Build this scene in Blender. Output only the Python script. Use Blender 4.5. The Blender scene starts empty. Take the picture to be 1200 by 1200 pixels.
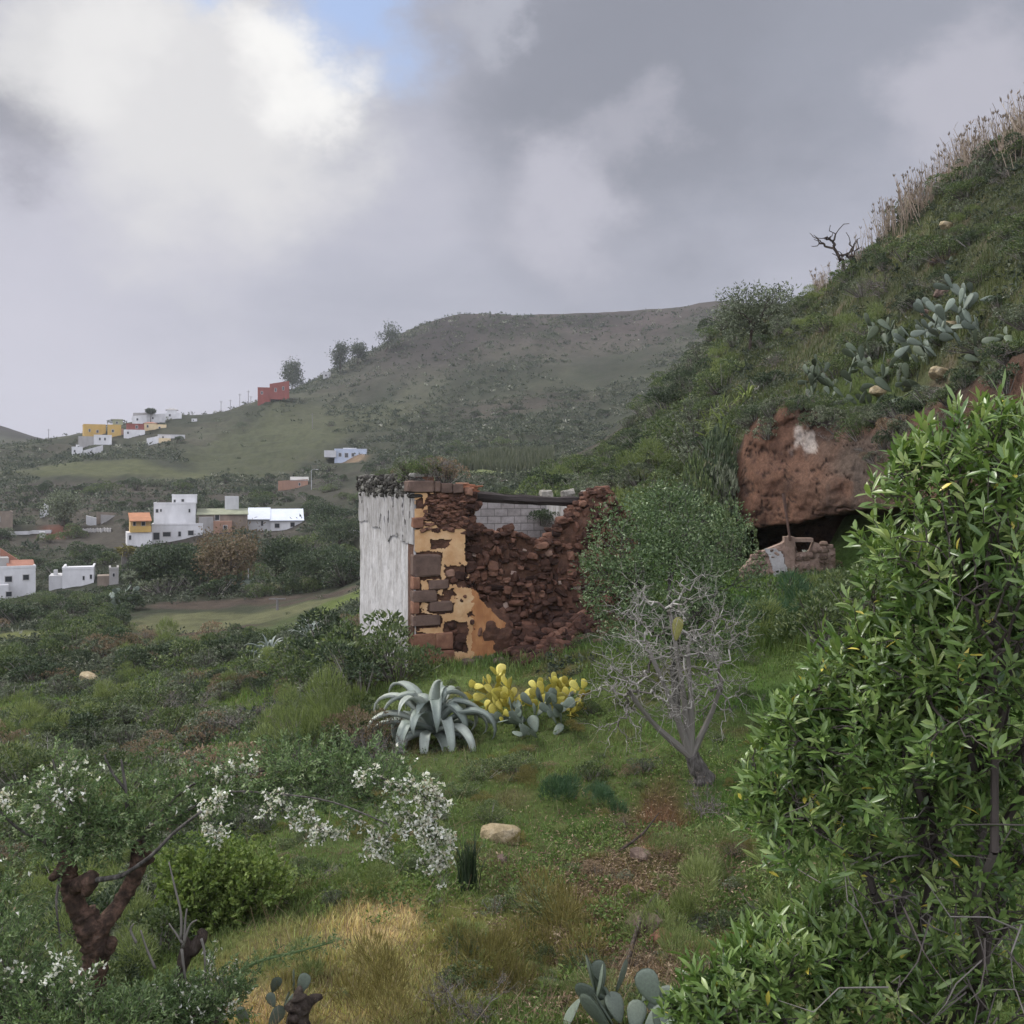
USE_HAZE = True; HAZE = .00014; EXPOSURE = 0.8; TOPZ = 20.0; SKYK = .575
import bpy, bmesh, math, random
import numpy as np
random.seed(11)
R = np.random.default_rng(11)
scene = bpy.context.scene
COL = scene.collection
F, HZ = 1150.0, 570.0          # focal length and eye level of the photograph, in its own pixels
PI = math.pi

def P(px, py, Y):
    return np.array([(px - 600) / F * Y, Y, (HZ - py) / F * Y])

# ------------------------------------------------------------------ noise
def _hash(xi, yi, zi, seed):
    h = (xi * 374761393 + yi * 668265263 + zi * 2147483647 + seed * 1442695041) & 0xFFFFFFFF
    h = ((h ^ (h >> 13)) * 1274126177) & 0xFFFFFFFF
    h = (h ^ (h >> 16)) & 0xFFFFFFFF
    return h / 4294967295.0

def noise3(x, y, z, seed=0):
    x, y, z = np.broadcast_arrays(np.asarray(x, float), np.asarray(y, float), np.asarray(z, float))
    xi, yi, zi = np.floor(x).astype(np.int64), np.floor(y).astype(np.int64), np.floor(z).astype(np.int64)
    f = lambda t: t * t * (3 - 2 * t)
    u, v, w = f(x - xi), f(y - yi), f(z - zi)
    c = lambda a, b, d: _hash(xi + a, yi + b, zi + d, seed)
    x00 = c(0,0,0)*(1-u) + c(1,0,0)*u; x10 = c(0,1,0)*(1-u) + c(1,1,0)*u
    x01 = c(0,0,1)*(1-u) + c(1,0,1)*u; x11 = c(0,1,1)*(1-u) + c(1,1,1)*u
    return ((x00*(1-v) + x10*v)*(1-w) + (x01*(1-v) + x11*v)*w) * 2 - 1

def fbm(x, y, z=0.0, oct=4, seed=0):
    s, a, t = 0.0, 1.0, 0.0
    for k in range(oct):
        s = s + a * noise3(np.asarray(x)*2**k, np.asarray(y)*2**k, np.asarray(z)*2**k, seed + k*17)
        t += a; a *= 0.5
    return s / t

def sstep(a, b, x):
    t = np.clip((np.asarray(x, float) - a) / (b - a), 0, 1)
    return t * t * (3 - 2 * t)

def unit(v):
    v = np.asarray(v, float)
    return v / np.maximum(np.linalg.norm(v, axis=-1, keepdims=True), 1e-9)

# ------------------------------------------------------------------ materials
def new_mat(name):
    m = bpy.data.materials.new(name); m.use_nodes = True
    nt = m.node_tree; nt.nodes.clear()
    out = nt.nodes.new('ShaderNodeOutputMaterial')
    return m, nt, out

def N(nt, typ, **kw):
    n = nt.nodes.new(typ)
    for k, v in kw.items():
        if k in n.inputs.keys() if hasattr(n.inputs, 'keys') else False:
            n.inputs[k].default_value = v
        else:
            setattr(n, k, v)
    return n

def ramp(nt, fac, stops):
    n = nt.nodes.new('ShaderNodeValToRGB')
    el = n.color_ramp.elements
    while len(el) < len(stops): el.new(0.5)
    for e, (p, c) in zip(el, stops):
        e.position = p; e.color = (*c, 1) if len(c) == 3 else c
    nt.links.new(fac, n.inputs[0])
    return n.outputs[0]

def noise_fac(nt, scale, detail=5, rough=.6, stretch=None, coord='Object'):
    tc = nt.nodes.new('ShaderNodeTexCoord')
    o = tc.outputs[coord]
    if stretch:
        mp = nt.nodes.new('ShaderNodeMapping'); mp.inputs['Scale'].default_value = stretch
        nt.links.new(o, mp.inputs[0]); o = mp.outputs[0]
    n = nt.nodes.new('ShaderNodeTexNoise')
    n.inputs['Scale'].default_value = scale; n.inputs['Detail'].default_value = detail; n.inputs['Roughness'].default_value = rough
    nt.links.new(o, n.inputs['Vector'])
    return n.outputs['Fac']

def mixc(nt, fac, a, b, mode='MIX'):
    n = nt.nodes.new('ShaderNodeMix'); n.data_type = 'RGBA'; n.blend_type = mode
    for s, v in ((0, fac), (6, a), (7, b)):
        if hasattr(v, 'node'): nt.links.new(v, n.inputs[s])
        elif s == 0: n.inputs[s].default_value = v
        else: n.inputs[s].default_value = (*v, 1)
    return n.outputs[2]

def rough_mat(name, stops, scale=3.0, detail=6, rough=.9, bump=.4, bscale=None, stretch=None, spec=.2, dist=.05, coord='Object'):
    """a rough natural surface: noise through a colour ramp, with bump"""
    m, nt, out = new_mat(name)
    b = nt.nodes.new('ShaderNodeBsdfPrincipled')
    fac = noise_fac(nt, scale, detail, .65, stretch, coord)
    nt.links.new(ramp(nt, fac, stops), b.inputs['Base Color'])
    b.inputs['Roughness'].default_value = rough
    b.inputs['Specular IOR Level'].default_value = spec
    if bump:
        bn = nt.nodes.new('ShaderNodeBump'); bn.inputs['Strength'].default_value = bump; bn.inputs['Distance'].default_value = dist
        nt.links.new(noise_fac(nt, bscale or scale * 4, 6, .7, stretch, coord), bn.inputs['Height'])
        nt.links.new(bn.outputs[0], b.inputs['Normal'])
    nt.links.new(b.outputs[0], out.inputs[0])
    return m

def leaf_mat(name, stops, rough=.5, trans=.25, spec=.3, attr='tint'):
    """leaves: each leaf has its own tint number that picks its colour"""
    m, nt, out = new_mat(name)
    at = nt.nodes.new('ShaderNodeAttribute'); at.attribute_name = attr
    if stops and trans: stops = [(p, tuple(min(.86, v * 1.5) for v in c)) for p, c in stops]
    c = ramp(nt, at.outputs['Fac'], stops) if stops else at.outputs['Color']
    b = nt.nodes.new('ShaderNodeBsdfPrincipled')
    nt.links.new(c, b.inputs['Base Color'])
    b.inputs['Roughness'].default_value = rough; b.inputs['Specular IOR Level'].default_value = spec
    t = nt.nodes.new('ShaderNodeBsdfTranslucent')
    nt.links.new(mixc(nt, 1.0, c, (1.0, 1.1, .6), 'MULTIPLY'), t.inputs['Color'])
    mx = nt.nodes.new('ShaderNodeMixShader'); mx.inputs[0].default_value = trans
    nt.links.new(b.outputs[0], mx.inputs[1]); nt.links.new(t.outputs[0], mx.inputs[2])
    nt.links.new(mx.outputs[0], out.inputs[0])
    return m

def flat_mat(name, col, rough=.6, spec=.3, metal=0, var=.15, scale=2.0):
    lo = tuple(max(0, c * (1 - var)) for c in col); hi = tuple(min(1, c * (1 + var)) for c in col)
    m = rough_mat(name, [(.3, lo), (.7, hi)], scale=scale, rough=rough, bump=.15, spec=spec, dist=.02)
    return m

# ------------------------------------------------------------------ mesh collecting
class MB:
    def __init__(s): s.v = []; s.q = []; s.t = []; s.a = []; s.n = 0; s.qm = []; s.tm = []
    def add(s, v, q=None, t=None, tint=0.5, mat=0):
        v = np.asarray(v, float).reshape(-1, 3)
        s.v.append(v)
        ta = np.asarray(tint, float)
        s.a.append(np.broadcast_to(ta, (len(v),)) if ta.ndim <= 1 else ta)
        if q is not None and len(q):
            q = np.asarray(q, np.int64).reshape(-1, 4); s.q.append(q + s.n); s.qm.append(np.full(len(q), mat))
        if t is not None and len(t):
            t = np.asarray(t, np.int64).reshape(-1, 3); s.t.append(t + s.n); s.tm.append(np.full(len(t), mat))
        s.n += len(v)
    def mesh(s, name, mats, smooth=False, colour=None):
        me = bpy.data.meshes.new(name)
        v = np.concatenate(s.v) if s.v else np.zeros((0, 3))
        q = np.concatenate(s.q) if s.q else np.zeros((0, 4), np.int64)
        t = np.concatenate(s.t) if s.t else np.zeros((0, 3), np.int64)
        me.vertices.add(len(v)); me.vertices.foreach_set('co', v.astype(np.float32).ravel())
        nl = q.size + t.size
        me.loops.add(nl); me.polygons.add(len(q) + len(t))
        me.loops.foreach_set('vertex_index', np.concatenate([q.ravel(), t.ravel()]).astype(np.int32))
        ls = np.concatenate([np.arange(len(q)) * 4, q.size + np.arange(len(t)) * 3]).astype(np.int32)
        me.polygons.foreach_set('loop_start', ls)
        mi = np.concatenate([*s.qm, *s.tm]) if (s.qm or s.tm) else np.zeros(0)
        me.polygons.foreach_set('material_index', mi.astype(np.int32))
        me.polygons.foreach_set('use_smooth', np.full(len(q) + len(t), bool(smooth)))
        if colour is not None:
            at = me.attributes.new('col', 'FLOAT_COLOR', 'POINT')
            c = np.ones((len(v), 4), np.float32); c[:, :3] = colour
            at.data.foreach_set('color', c.ravel())
        else:
            at = me.attributes.new('tint', 'FLOAT', 'POINT')
            at.data.foreach_set('value', np.concatenate(s.a).astype(np.float32) if s.a else np.zeros(0, np.float32))
        for m in (mats if isinstance(mats, (list, tuple)) else [mats]): me.materials.append(m)
        me.update(calc_edges=True); me.validate()
        return me
    def build(s, name, mats, parent=None, smooth=False, colour=None):
        o = bpy.data.objects.new(name, s.mesh(name, mats, smooth, colour)); COL.objects.link(o)
        if parent is not None: o.parent = parent
        return o

def thing(name, label, cat, loc=(0, 0, 0), rz=0.0, group=None):
    o = bpy.data.objects.new(name, None); COL.objects.link(o)
    o.location = loc; o.rotation_euler = (0, 0, rz); o.empty_display_size = .2
    o['label'] = label; o['category'] = cat
    if group: o['group'] = group
    return o

def tag(o, label, cat, group=None, kind=None):
    if label: o['label'] = label
    if cat: o['category'] = cat
    if group: o['group'] = group
    if kind: o['kind'] = kind
    return o

def copy_tree(o, parent=None):
    c = o.copy(); COL.objects.link(c)
    if parent is not None: c.parent = parent
    for ch in [x for x in ALLKIDS.get(o.name, [])]:
        copy_tree(ch, c)
    return c
ALLKIDS = {}
def note_kids(root):
    ALLKIDS[root.name] = list(root.children)
    for ch in root.children: note_kids(ch)

BOXQ = np.array([[0,3,2,1],[4,5,6,7],[0,1,5,4],[1,2,6,5],[2,3,7,6],[3,0,4,7]])
def box(mb, x0, x1, y0, y1, z0, z1, mat=0, tint=.5):
    v = [(x0,y0,z0),(x1,y0,z0),(x1,y1,z0),(x0,y1,z0),(x0,y0,z1),(x1,y0,z1),(x1,y1,z1),(x0,y1,z1)]
    mb.add(v, BOXQ, tint=tint, mat=mat)

def sticks(mb, A, B, ra, rb, sides=4, mat=0, tint=.5):
    """many tapered straight twigs at once"""
    A, B = np.atleast_2d(np.asarray(A, float)), np.atleast_2d(np.asarray(B, float))
    n = len(A); d = unit(B - A)
    ref = np.where(np.abs(d[:, 2:3]) > .9, np.array([[1., 0, 0]]), np.array([[0, 0, 1.]]))
    u = unit(np.cross(d, ref)); w = np.cross(d, u)
    an = np.arange(sides) / sides * 2 * PI
    ring = u[:, None, :] * np.cos(an)[None, :, None] + w[:, None, :] * np.sin(an)[None, :, None]
    ra = np.broadcast_to(np.asarray(ra, float), (n,)); rb = np.broadcast_to(np.asarray(rb, float), (n,))
    va = A[:, None, :] + ring * ra[:, None, None]; vb = B[:, None, :] + ring * rb[:, None, None]
    v = np.concatenate([va, vb], 1).reshape(-1, 3)
    k = np.arange(sides); k2 = (k + 1) % sides
    q0 = np.stack([k, k2, k2 + sides, k + sides], 1)
    q = (q0[None] + (np.arange(n) * 2 * sides)[:, None, None]).reshape(-1, 4)
    tt = np.repeat(np.broadcast_to(np.asarray(tint, float), (n,)), 2 * sides)
    mb.add(v, q, tint=tt, mat=mat)

def tube(mb, pts, rads, sides=8, rough=0.0, mat=0, tint=.5, cap=True, sub=1, seed=0):
    """one bent limb along points"""
    pts = np.asarray(pts, float); rads = np.asarray(rads, float)
    if sub > 1:
        t = np.linspace(0, len(pts) - 1, (len(pts) - 1) * sub + 1)
        pts = np.stack([catmull(pts[:, k], t) for k in range(3)], 1); rads = np.interp(t, np.arange(len(rads)), rads)
    n = len(pts); d = unit(np.gradient(pts, axis=0))
    u = np.zeros((n, 3)); r0 = np.array([0, 0, 1.]) if abs(d[0][2]) < .9 else np.array([1., 0, 0])
    for i in range(n):
        r0 = unit(r0 - d[i] * np.dot(r0, d[i])); u[i] = r0
    w = np.cross(d, u)
    an = np.arange(sides) / sides * 2 * PI
    rr = rads[:, None] * np.ones((1, sides))
    if rough:
        rr = rr * (1 + rough * noise3(np.cos(an)[None] * 1.6 + seed, np.sin(an)[None] * 1.6, (np.arange(n) * .55)[:, None], 5) + .45*rough * noise3(np.cos(an)[None] * 4.5 + seed, np.sin(an)[None] * 4.5, (np.arange(n) * 1.1)[:, None], 6))
    v = pts[:, None] + (u[:, None] * np.cos(an)[None, :, None] + w[:, None] * np.sin(an)[None, :, None]) * rr[:, :, None]
    v = v.reshape(-1, 3)
    k = np.arange(sides); k2 = (k + 1) % sides
    q0 = np.stack([k, k2, k2 + sides, k + sides], 1)
    q = (q0[None] + (np.arange(n - 1) * sides)[:, None, None]).reshape(-1, 4)
    tri = None
    if cap:
        v = np.concatenate([v, [pts[0], pts[-1]]])
        a, b = n * sides, n * sides + 1
        tri = np.concatenate([np.stack([k2, k, np.full(sides, a)], 1), np.stack([k + (n-1)*sides, k2 + (n-1)*sides, np.full(sides, b)], 1)])
    mb.add(v, q, tri, tint=tint, mat=mat)

def catmull(y, t):
    y = np.asarray(y, float); n = len(y)
    i = np.clip(np.floor(t).astype(int), 0, n - 2); f = t - i
    p0, p1, p2, p3 = y[np.maximum(i-1, 0)], y[i], y[i+1], y[np.minimum(i+2, n-1)]
    return .5*((2*p1) + (-p0+p2)*f + (2*p0-5*p1+4*p2-p3)*f*f + (-p0+3*p1-3*p2+p3)*f**3)

def rand_unit(n, rng=R):
    return unit(rng.normal(size=(n, 3)))

def leaves(mb, pos, d, L, W, fold=.12, bend=.15, tint=.5, fine=False, up=None, mat=0):
    """many leaf blades at once; fine = 8 facets each with a midrib and a bend, else a folded diamond"""
    pos = np.asarray(pos, float); n = len(pos)
    if n == 0: return
    d = unit(d); L = np.broadcast_to(np.asarray(L, float), (n,))[:, None]; W = np.broadcast_to(np.asarray(W, float), (n,))[:, None]
    up = rand_unit(n) if up is None else np.broadcast_to(np.asarray(up, float), (n, 3)) + R.normal(size=(n, 3)) * .25
    s = unit(np.cross(d, up)); nn = np.cross(s, d)
    tt = np.broadcast_to(np.asarray(tint, float), (n,))
    if not fine:
        mid = pos + d * L * .5
        v = np.stack([pos, mid + s * W * .5 + nn * fold * W, pos + d * L - nn * bend * L, mid - s * W * .5 + nn * fold * W], 1)
        q = np.arange(n * 4).reshape(n, 4)
        mb.add(v.reshape(-1, 3), q, tint=np.repeat(tt, 4), mat=mat)
    else:
        g = lambda t, w, k: pos + d * L * t + s * W * w * .5 + nn * (abs(w) * fold * W - bend * L * t * t)
        v = np.stack([g(0, 0, 0), g(.34, .8, 0), g(.34, 0, 0), g(.34, -.8, 0), g(.68, .95, 0), g(.68, 0, 0), g(.68, -.95, 0), g(1, 0, 0)], 1)
        b = (np.arange(n) * 8)[:, None, None]
        q = (np.array([[2, 1, 4, 5], [3, 2, 5, 6]])[None] + b).reshape(-1, 4)
        t = (np.array([[0, 1, 2], [0, 2, 3], [5, 4, 7], [6, 5, 7]])[None] + b).reshape(-1, 3)
        mb.add(v.reshape(-1, 3), q, t, tint=np.repeat(tt, 8), mat=mat)

def blades(mb, pos, H, W, lean=.35, tint=.5, mat=0, dirs=None):
    """grass blades: a quad and a tip triangle bent over"""
    n = len(pos); H = np.broadcast_to(H, (n,))[:, None]; W = np.broadcast_to(W, (n,))[:, None]
    a = R.uniform(0, 2*PI, n); s = np.stack([np.cos(a), np.sin(a), 0*a], 1)
    l = np.stack([-np.sin(a), np.cos(a), 0*a], 1) * (R.uniform(.1, 1, n)[:, None] * lean) if dirs is None else dirs
    up = np.array([[0, 0, 1.]])
    m = pos + up * H * .55 + l * H * .3; t = pos + up * H * R.uniform(.85, 1, n)[:, None] + l * H
    v = np.stack([pos - s*W*.5, pos + s*W*.5, m + s*W*.4, m - s*W*.4, t], 1).reshape(-1, 3)
    b = (np.arange(n) * 5)[:, None]
    mb.add(v, np.array([[0, 1, 2, 3]]) + b, np.array([[3, 2, 4]]) + b, tint=np.repeat(np.broadcast_to(tint, (n,)), 5), mat=mat)

_bm = bmesh.new(); bmesh.ops.create_icosphere(_bm, subdivisions=2, radius=1.0)
_bm.verts.ensure_lookup_table(); ICO_V = np.array([v.co[:] for v in _bm.verts]); ICO_T = np.array([[v.index for v in f.verts] for f in _bm.faces]); _bm.free()
_bm = bmesh.new(); bmesh.ops.create_icosphere(_bm, subdivisions=3, radius=1.0)
_bm.verts.ensure_lookup_table(); ICO3_V = np.array([v.co[:] for v in _bm.verts]); ICO3_T = np.array([[v.index for v in f.verts] for f in _bm.faces]); _bm.free()
def stone(mb, c, size, rot=None, rough=.18, boxy=.55, tint=.5, mat=0, seed=None, fine=False):
    """an irregular stone: a boxy displaced ball"""
    V, T = (ICO3_V, ICO3_T) if fine else (ICO_V, ICO_T)
    v = np.sign(V) * np.abs(V) ** boxy; v = v / np.max(np.abs(v))
    s = R.uniform(0, 100) if seed is None else seed
    v = v * (1 + rough * fbm(V[:, 0]*1.3 + s, V[:, 1]*1.3, V[:, 2]*1.3, 2, 3))[:, None]
    if fine: v = v * (1 + .06 * fbm(V[:, 0]*5 + s, V[:, 1]*5, V[:, 2]*5, 3, 9))[:, None]
    v = v * (np.asarray(size, float) * .5)
    if rot is not None:
        a, b = rot
        ca, sa, cb, sb = math.cos(a), math.sin(a), math.cos(b), math.sin(b)
        x, z = v[:, 0]*cb - v[:, 2]*sb, v[:, 0]*sb + v[:, 2]*cb
        x, y = x*ca - v[:, 1]*sa, x*sa + v[:, 1]*ca
        v = np.stack([x, y, z], 1)
    mb.add(v + np.asarray(c, float), t=T, tint=tint, mat=mat)

def limbs(base, tips, r0, rng=R, wob=.06, rmin=.004, first=.45, up=None):
    """branch skeleton from a base to many tips: lists of (A, B, ra, rb)"""
    A, B, RA, RB = [], [], [], []
    def curve(p, q, ra, rb, k=3):
        L = np.linalg.norm(q - p); pr = p
        for i in range(1, k + 1):
            t = i / k; x = p + (q - p) * t + (rng.normal(size=3) * wob * L * (1 if i < k else 0))
            if i < k: x[2] -= .06 * L * math.sin(t * PI)
            A.append(pr); B.append(x); RA.append(ra + (rb - ra) * (i - 1) / k); RB.append(ra + (rb - ra) * t); pr = x
    def rec(p, pts, r, depth):
        if len(pts) <= 2 or depth > 7:
            for q in pts: curve(p, q, max(rmin, r * .6), rmin * .6)
            return
        k = min(len(pts), 2 + (rng.random() < .5)); c = pts[rng.choice(len(pts), k, replace=False)]
        for _ in range(2):
            lab = np.argmin(((pts[:, None] - c[None]) ** 2).sum(2), 1)
            c = np.array([pts[lab == j].mean(0) if (lab == j).any() else c[j] for j in range(k)])
        for j in range(k):
            g = pts[lab == j]
            if not len(g): continue
            if len(g) == len(pts):
                for q in g: curve(p, q, max(rmin, r * .5), rmin * .6)
                continue
            m = g.mean(0); node = p + (m - p) * (first if depth else first * .9)
            rr = max(rmin, r * (len(g) / len(pts)) ** .42)
            curve(p, node, max(rr, r * .8) if depth else r, rr); rec(node, g, rr, depth + 1)
    rec(np.asarray(base, float), np.asarray(tips, float), r0, 0)
    return np.array(A), np.array(B), np.array(RA), np.array(RB)
# ------------------------------------------------------------------ the land: one sheet from under the camera to the ridge
Z = lambda Y, z: (Y, HZ - z * F / Y)
near = [Z(.7, -1.65), Z(2.0, -1.9), Z(3.2, -2.9), Z(5, -4.0)]
LAND = {
 -900: near + [(8,1250),(15,1060),(30,900),(60,800),(120,735),(200,690),(300,600),(450,520),(700,480),(1000,478),(1500,500)],
 -150: near + [(8,1232),(12,1135),(20,1015),(35,895),(60,805),(90,757),(130,713),(150,700),(200,645),(260,600),(330,562),(420,538),(520,530),(700,505),(900,470),(1300,500)],
 0:    near + [(8,1230),(12,1125),(20,1000),(35,885),(60,800),(90,755),(130,712),(150,700),(200,642),(260,600),(330,560),(420,534),(520,524),(700,518),(900,493),(1300,520)],
 60:   near + [(8,1230),(12,1115),(20,985),(35,875),(60,795),(90,748),(130,708),(150,692),(200,640),(260,600),(330,555),(400,536),(460,519),(560,519),(700,524),(900,516),(1300,540)],
 150:  near + [(8,1228),(12,1105),(20,970),(35,868),(60,788),(90,735),(120,705),(160,670),(190,640),(200,636),(240,603),(300,566),(345,545),(400,528),(430,512),(470,500),(520,492),(600,492),(700,505),(1000,540)],
 200:  near + [(8,1227),(12,1095),(20,955),(33,868),(55,790),(80,745),(115,705),(155,672),(190,640),(220,618),(300,566),(345,546),(400,525),(440,508),(500,488),(540,483),(620,486),(800,520),(1300,540)],
 245:  near + [(8,1225),(12,1090),(20,945),(32,868),(50,798),(80,742),(110,708),(150,672),(190,642),(220,617),(300,566),(360,545),(400,525),(450,500),(520,488),(600,488),(800,530),(1300,545)],
 320:  near + [(8,1222),(12,1072),(19,930),(29,850),(45,788),(80,735),(105,705),(150,680),(190,640),(215,620),(250,592),(330,552),(400,522),(440,496),(480,469),(520,462),(700,472),(1000,500),(1500,520)],
 420:  near + [(8,1220),(12,1062),(17,940),(22,862),(28,800),(40,742),(60,715),(100,688),(150,665),(200,615),(280,563),(340,535),(400,512),(480,478),(560,440),(620,416),(800,435),(1500,480)],
 480:  near + [(8,1216),(12,1060),(16,950),(20,888),(25,818),(28,782),(34,757),(45,725),(60,695),(100,640),(150,590),(200,553),(280,540),(340,525),(400,508),(480,468),(560,425),(620,392),(700,386),(900,420),(1500,480)],
 540:  near + [(8,1214),(12,1060),(16,950),(20,880),(25,810),(28,772),(33,755),(42,710),(60,640),(100,580),(150,560),(180,553),(215,548),(300,525),(400,498),(500,450),(600,398),(650,370),(720,369),(900,400),(1500,470)],
 620:  near + [(8,1210),(10,1150),(14,1010),(18,905),(23,825),(28,768),(31,742),(36,715),(45,630),(60,585),(90,570),(140,558),(180,553),(215,548),(300,525),(450,460),(600,392),(660,374),(720,373),(900,400),(1500,470)],
 700:  near + [(8,1205),(10,1150),(14,1000),(18,895),(23,800),(28,742),(32,705),(40,620),(60,578),(90,560),(110,532),(130,520),(160,530),(200,545),(300,522),(450,460),(600,396),(680,371),(720,372),(900,400),(1500,470)],
 800:  near + [(8,1200),(10,1130),(14,1000),(18,885),(23,805),(28,740),(33,690),(40,605),(50,545),(65,495),(85,455),(105,432),(130,445),(200,490),(300,480),(450,432),(600,382),(690,361),(900,390),(1500,470)],
 850:  near + [(8,1195),(10,1120),(14,980),(18,868),(24,775),(29,705),(33,675),(36,660),(39,560),(43,500),(55,462),(70,425),(95,385),(110,378),(140,400),(200,440),(300,450),(450,415),(600,372),(690,352),(900,385),(1500,470)],
 890:  near + [(8,1190),(10,1110),(14,960),(18,855),(24,765),(29,700),(33,672),(38.5,662),(40,482),(46,458),(58,415),(75,375),(95,352),(120,370),(200,420),(400,420),(600,375),(690,356),(900,385),(1500,470)],
 960:  near + [(8,1182),(10,1095),(14,935),(20,800),(25,730),(29,692),(32,675),(36.5,662),(38,478),(44,440),(54,375),(62,342),(75,348),(120,400),(300,450),(900,470),(1500,490)],
 1050: near + [(8,1170),(14,900),(20,775),(24,715),(28,680),(31,665),(33,492),(38,420),(46,332),(54,256),(64,275),(120,350),(300,420),(900,470),(1500,490)],
 1130: near + [(8,1160),(14,880),(19,760),(22,715),(25,690),(27.5,675),(29,470),(33,380),(40,285),(48,196),(56,212),(100,300),(300,420),(900,470),(1500,490)],
 1200: near + [(8,1150),(14,850),(17,780),(20,720),(22.5,690),(24,440),(28,352),(36,248),(45,162),(54,175),(100,250),(300,400),(900,470),(1500,490)],
 1400: near + [(8,1120),(12,850),(15,760),(18,700),(19.5,340),(25,220),(35,100),(45,20),(60,40),(120,120),(400,400),(1500,480)],
 1900: near + [(7,1000),(9,800),(11,650),(12.5,150),(18,-60),(30,-250),(45,-380),(70,-300),(150,0),(500,350),(1500,480)],
}
GX = np.concatenate([np.arange(-900, -60, 14), np.arange(-60, 1260, 4), np.arange(1260, 1901, 14)]).astype(float)
GL = np.concatenate([np.linspace(math.log(.7), math.log(6), 60, endpoint=False), np.linspace(math.log(6), math.log(60), 330, endpoint=False), np.linspace(math.log(60), math.log(1500), 300)])
GY = np.exp(GL)
cx = np.array(sorted(LAND)); rows = []
for c in cx:
    a = np.array(LAND[c]); l = np.log(a[:, 0]); zz = (HZ - a[:, 1]) / F * a[:, 0]
    # piecewise linear in the angle, lightly smoothed along the depth
    w = np.interp(GL, l, a[:, 1])
    rows.append(w)
rows = np.array(rows)
k = np.exp(-.5 * (np.arange(-4, 5) / 2.0) ** 2); k /= k.sum()
rows = np.stack([np.convolve(np.pad(r, 4, mode='edge'), k, mode='valid') for r in rows])
PYG = np.stack([np.interp(GX, cx, rows[:, j]) for j in range(len(GL))], 1)
kx = np.exp(-.5 * (np.arange(-9, 10) / 4.0) ** 2); kx /= kx.sum()
PYG = np.stack([np.convolve(np.pad(PYG[:, j], 9, mode='edge'), kx, mode='valid') for j in range(len(GL))], 1)
YY = np.broadcast_to(GY[None], PYG.shape); XX = (GX[:, None] - 600) / F * YY
ZZ = (HZ - PYG) / F * YY
def steps(z, h, sharp):
    q = z / h; f = q - np.floor(q)
    return (np.floor(q) + sstep(.5 - sharp, .5 + sharp, f)) * h
# old field terraces on the valley sides
tw = sstep(60, 90, YY) * (1 - sstep(470, 560, YY)) * (1 - sstep(640, 720, GX)[:, None]) * sstep(-.25, .2, fbm(XX/60, YY/60, 0, 3, 71))
ZZ = ZZ * (1 - tw) + steps(ZZ + fbm(XX/50, YY/50, 0, 2, 5) * 2.5, 3.2, .16) * tw - tw * fbm(XX/50, YY/50, 0, 2, 5) * 2.5
for wl, amp, sd in ((.7, .07, 1), (2.2, .21, 2), (7, .38, 3), (24, .8, 4), (80, 3.0, 6), (200, 5.0, 7), (38, 1.5, 8)):
    fade = sstep(wl * 1.5, wl * 4.5, YY) * (1 - .8 * sstep(wl * 150, wl * 400, YY))
    ZZ = ZZ + amp * fbm(XX / wl, YY / wl, 0, 3, sd * 31) * fade * sstep(2, 7, YY)
PYR = HZ - ZZ * F / YY

def _gxi(px):
    return np.interp(px, GX, np.arange(len(GX)))
def gz(px, Y):
    """height of the land at a bearing and a distance"""
    i = np.clip(_gxi(px), 0, len(GX) - 1.001); j = np.clip(np.interp(np.log(Y), GL, np.arange(len(GL))), 0, len(GL) - 1.001)
    a, b = np.floor(i).astype(int), np.floor(j).astype(int); u, v = i - a, j - b
    return ZZ[a, b]*(1-u)*(1-v) + ZZ[a+1, b]*u*(1-v) + ZZ[a, b+1]*(1-u)*v + ZZ[a+1, b+1]*u*v
def gxy(x, y):
    return gz(600 + np.asarray(x) / np.asarray(y) * F, y)
def hit(px, py, ymin=5.0):
    """the first land that a line of sight meets"""
    i = int(round(float(np.clip(_gxi(px), 0, len(GX) - 1)))); col = PYR[i]
    ok = np.where((col <= py) & (GY > ymin))[0]
    if not len(ok):                                   # over the skyline: stand on the crest
        far_ = np.where((GY > ymin) & (GY < 800))[0]; return float(GY[far_[np.argmin(col[far_])]])
    j = ok[0]; Y = GY[j]
    if j > 0 and col[j-1] > py: Y = GY[j-1] + (GY[j] - GY[j-1]) * (col[j-1] - py) / max(1e-6, col[j-1] - col[j])
    return float(Y)
def on(px, Y, dz=0.0):
    return np.array([(px - 600) / F * Y, Y, float(gz(px, Y)) + dz])
def at(px, py, ymin=5.0, dz=0.0):
    Y = hit(px, py, ymin)
    return None if Y is None else on(px, Y, dz)

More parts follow.
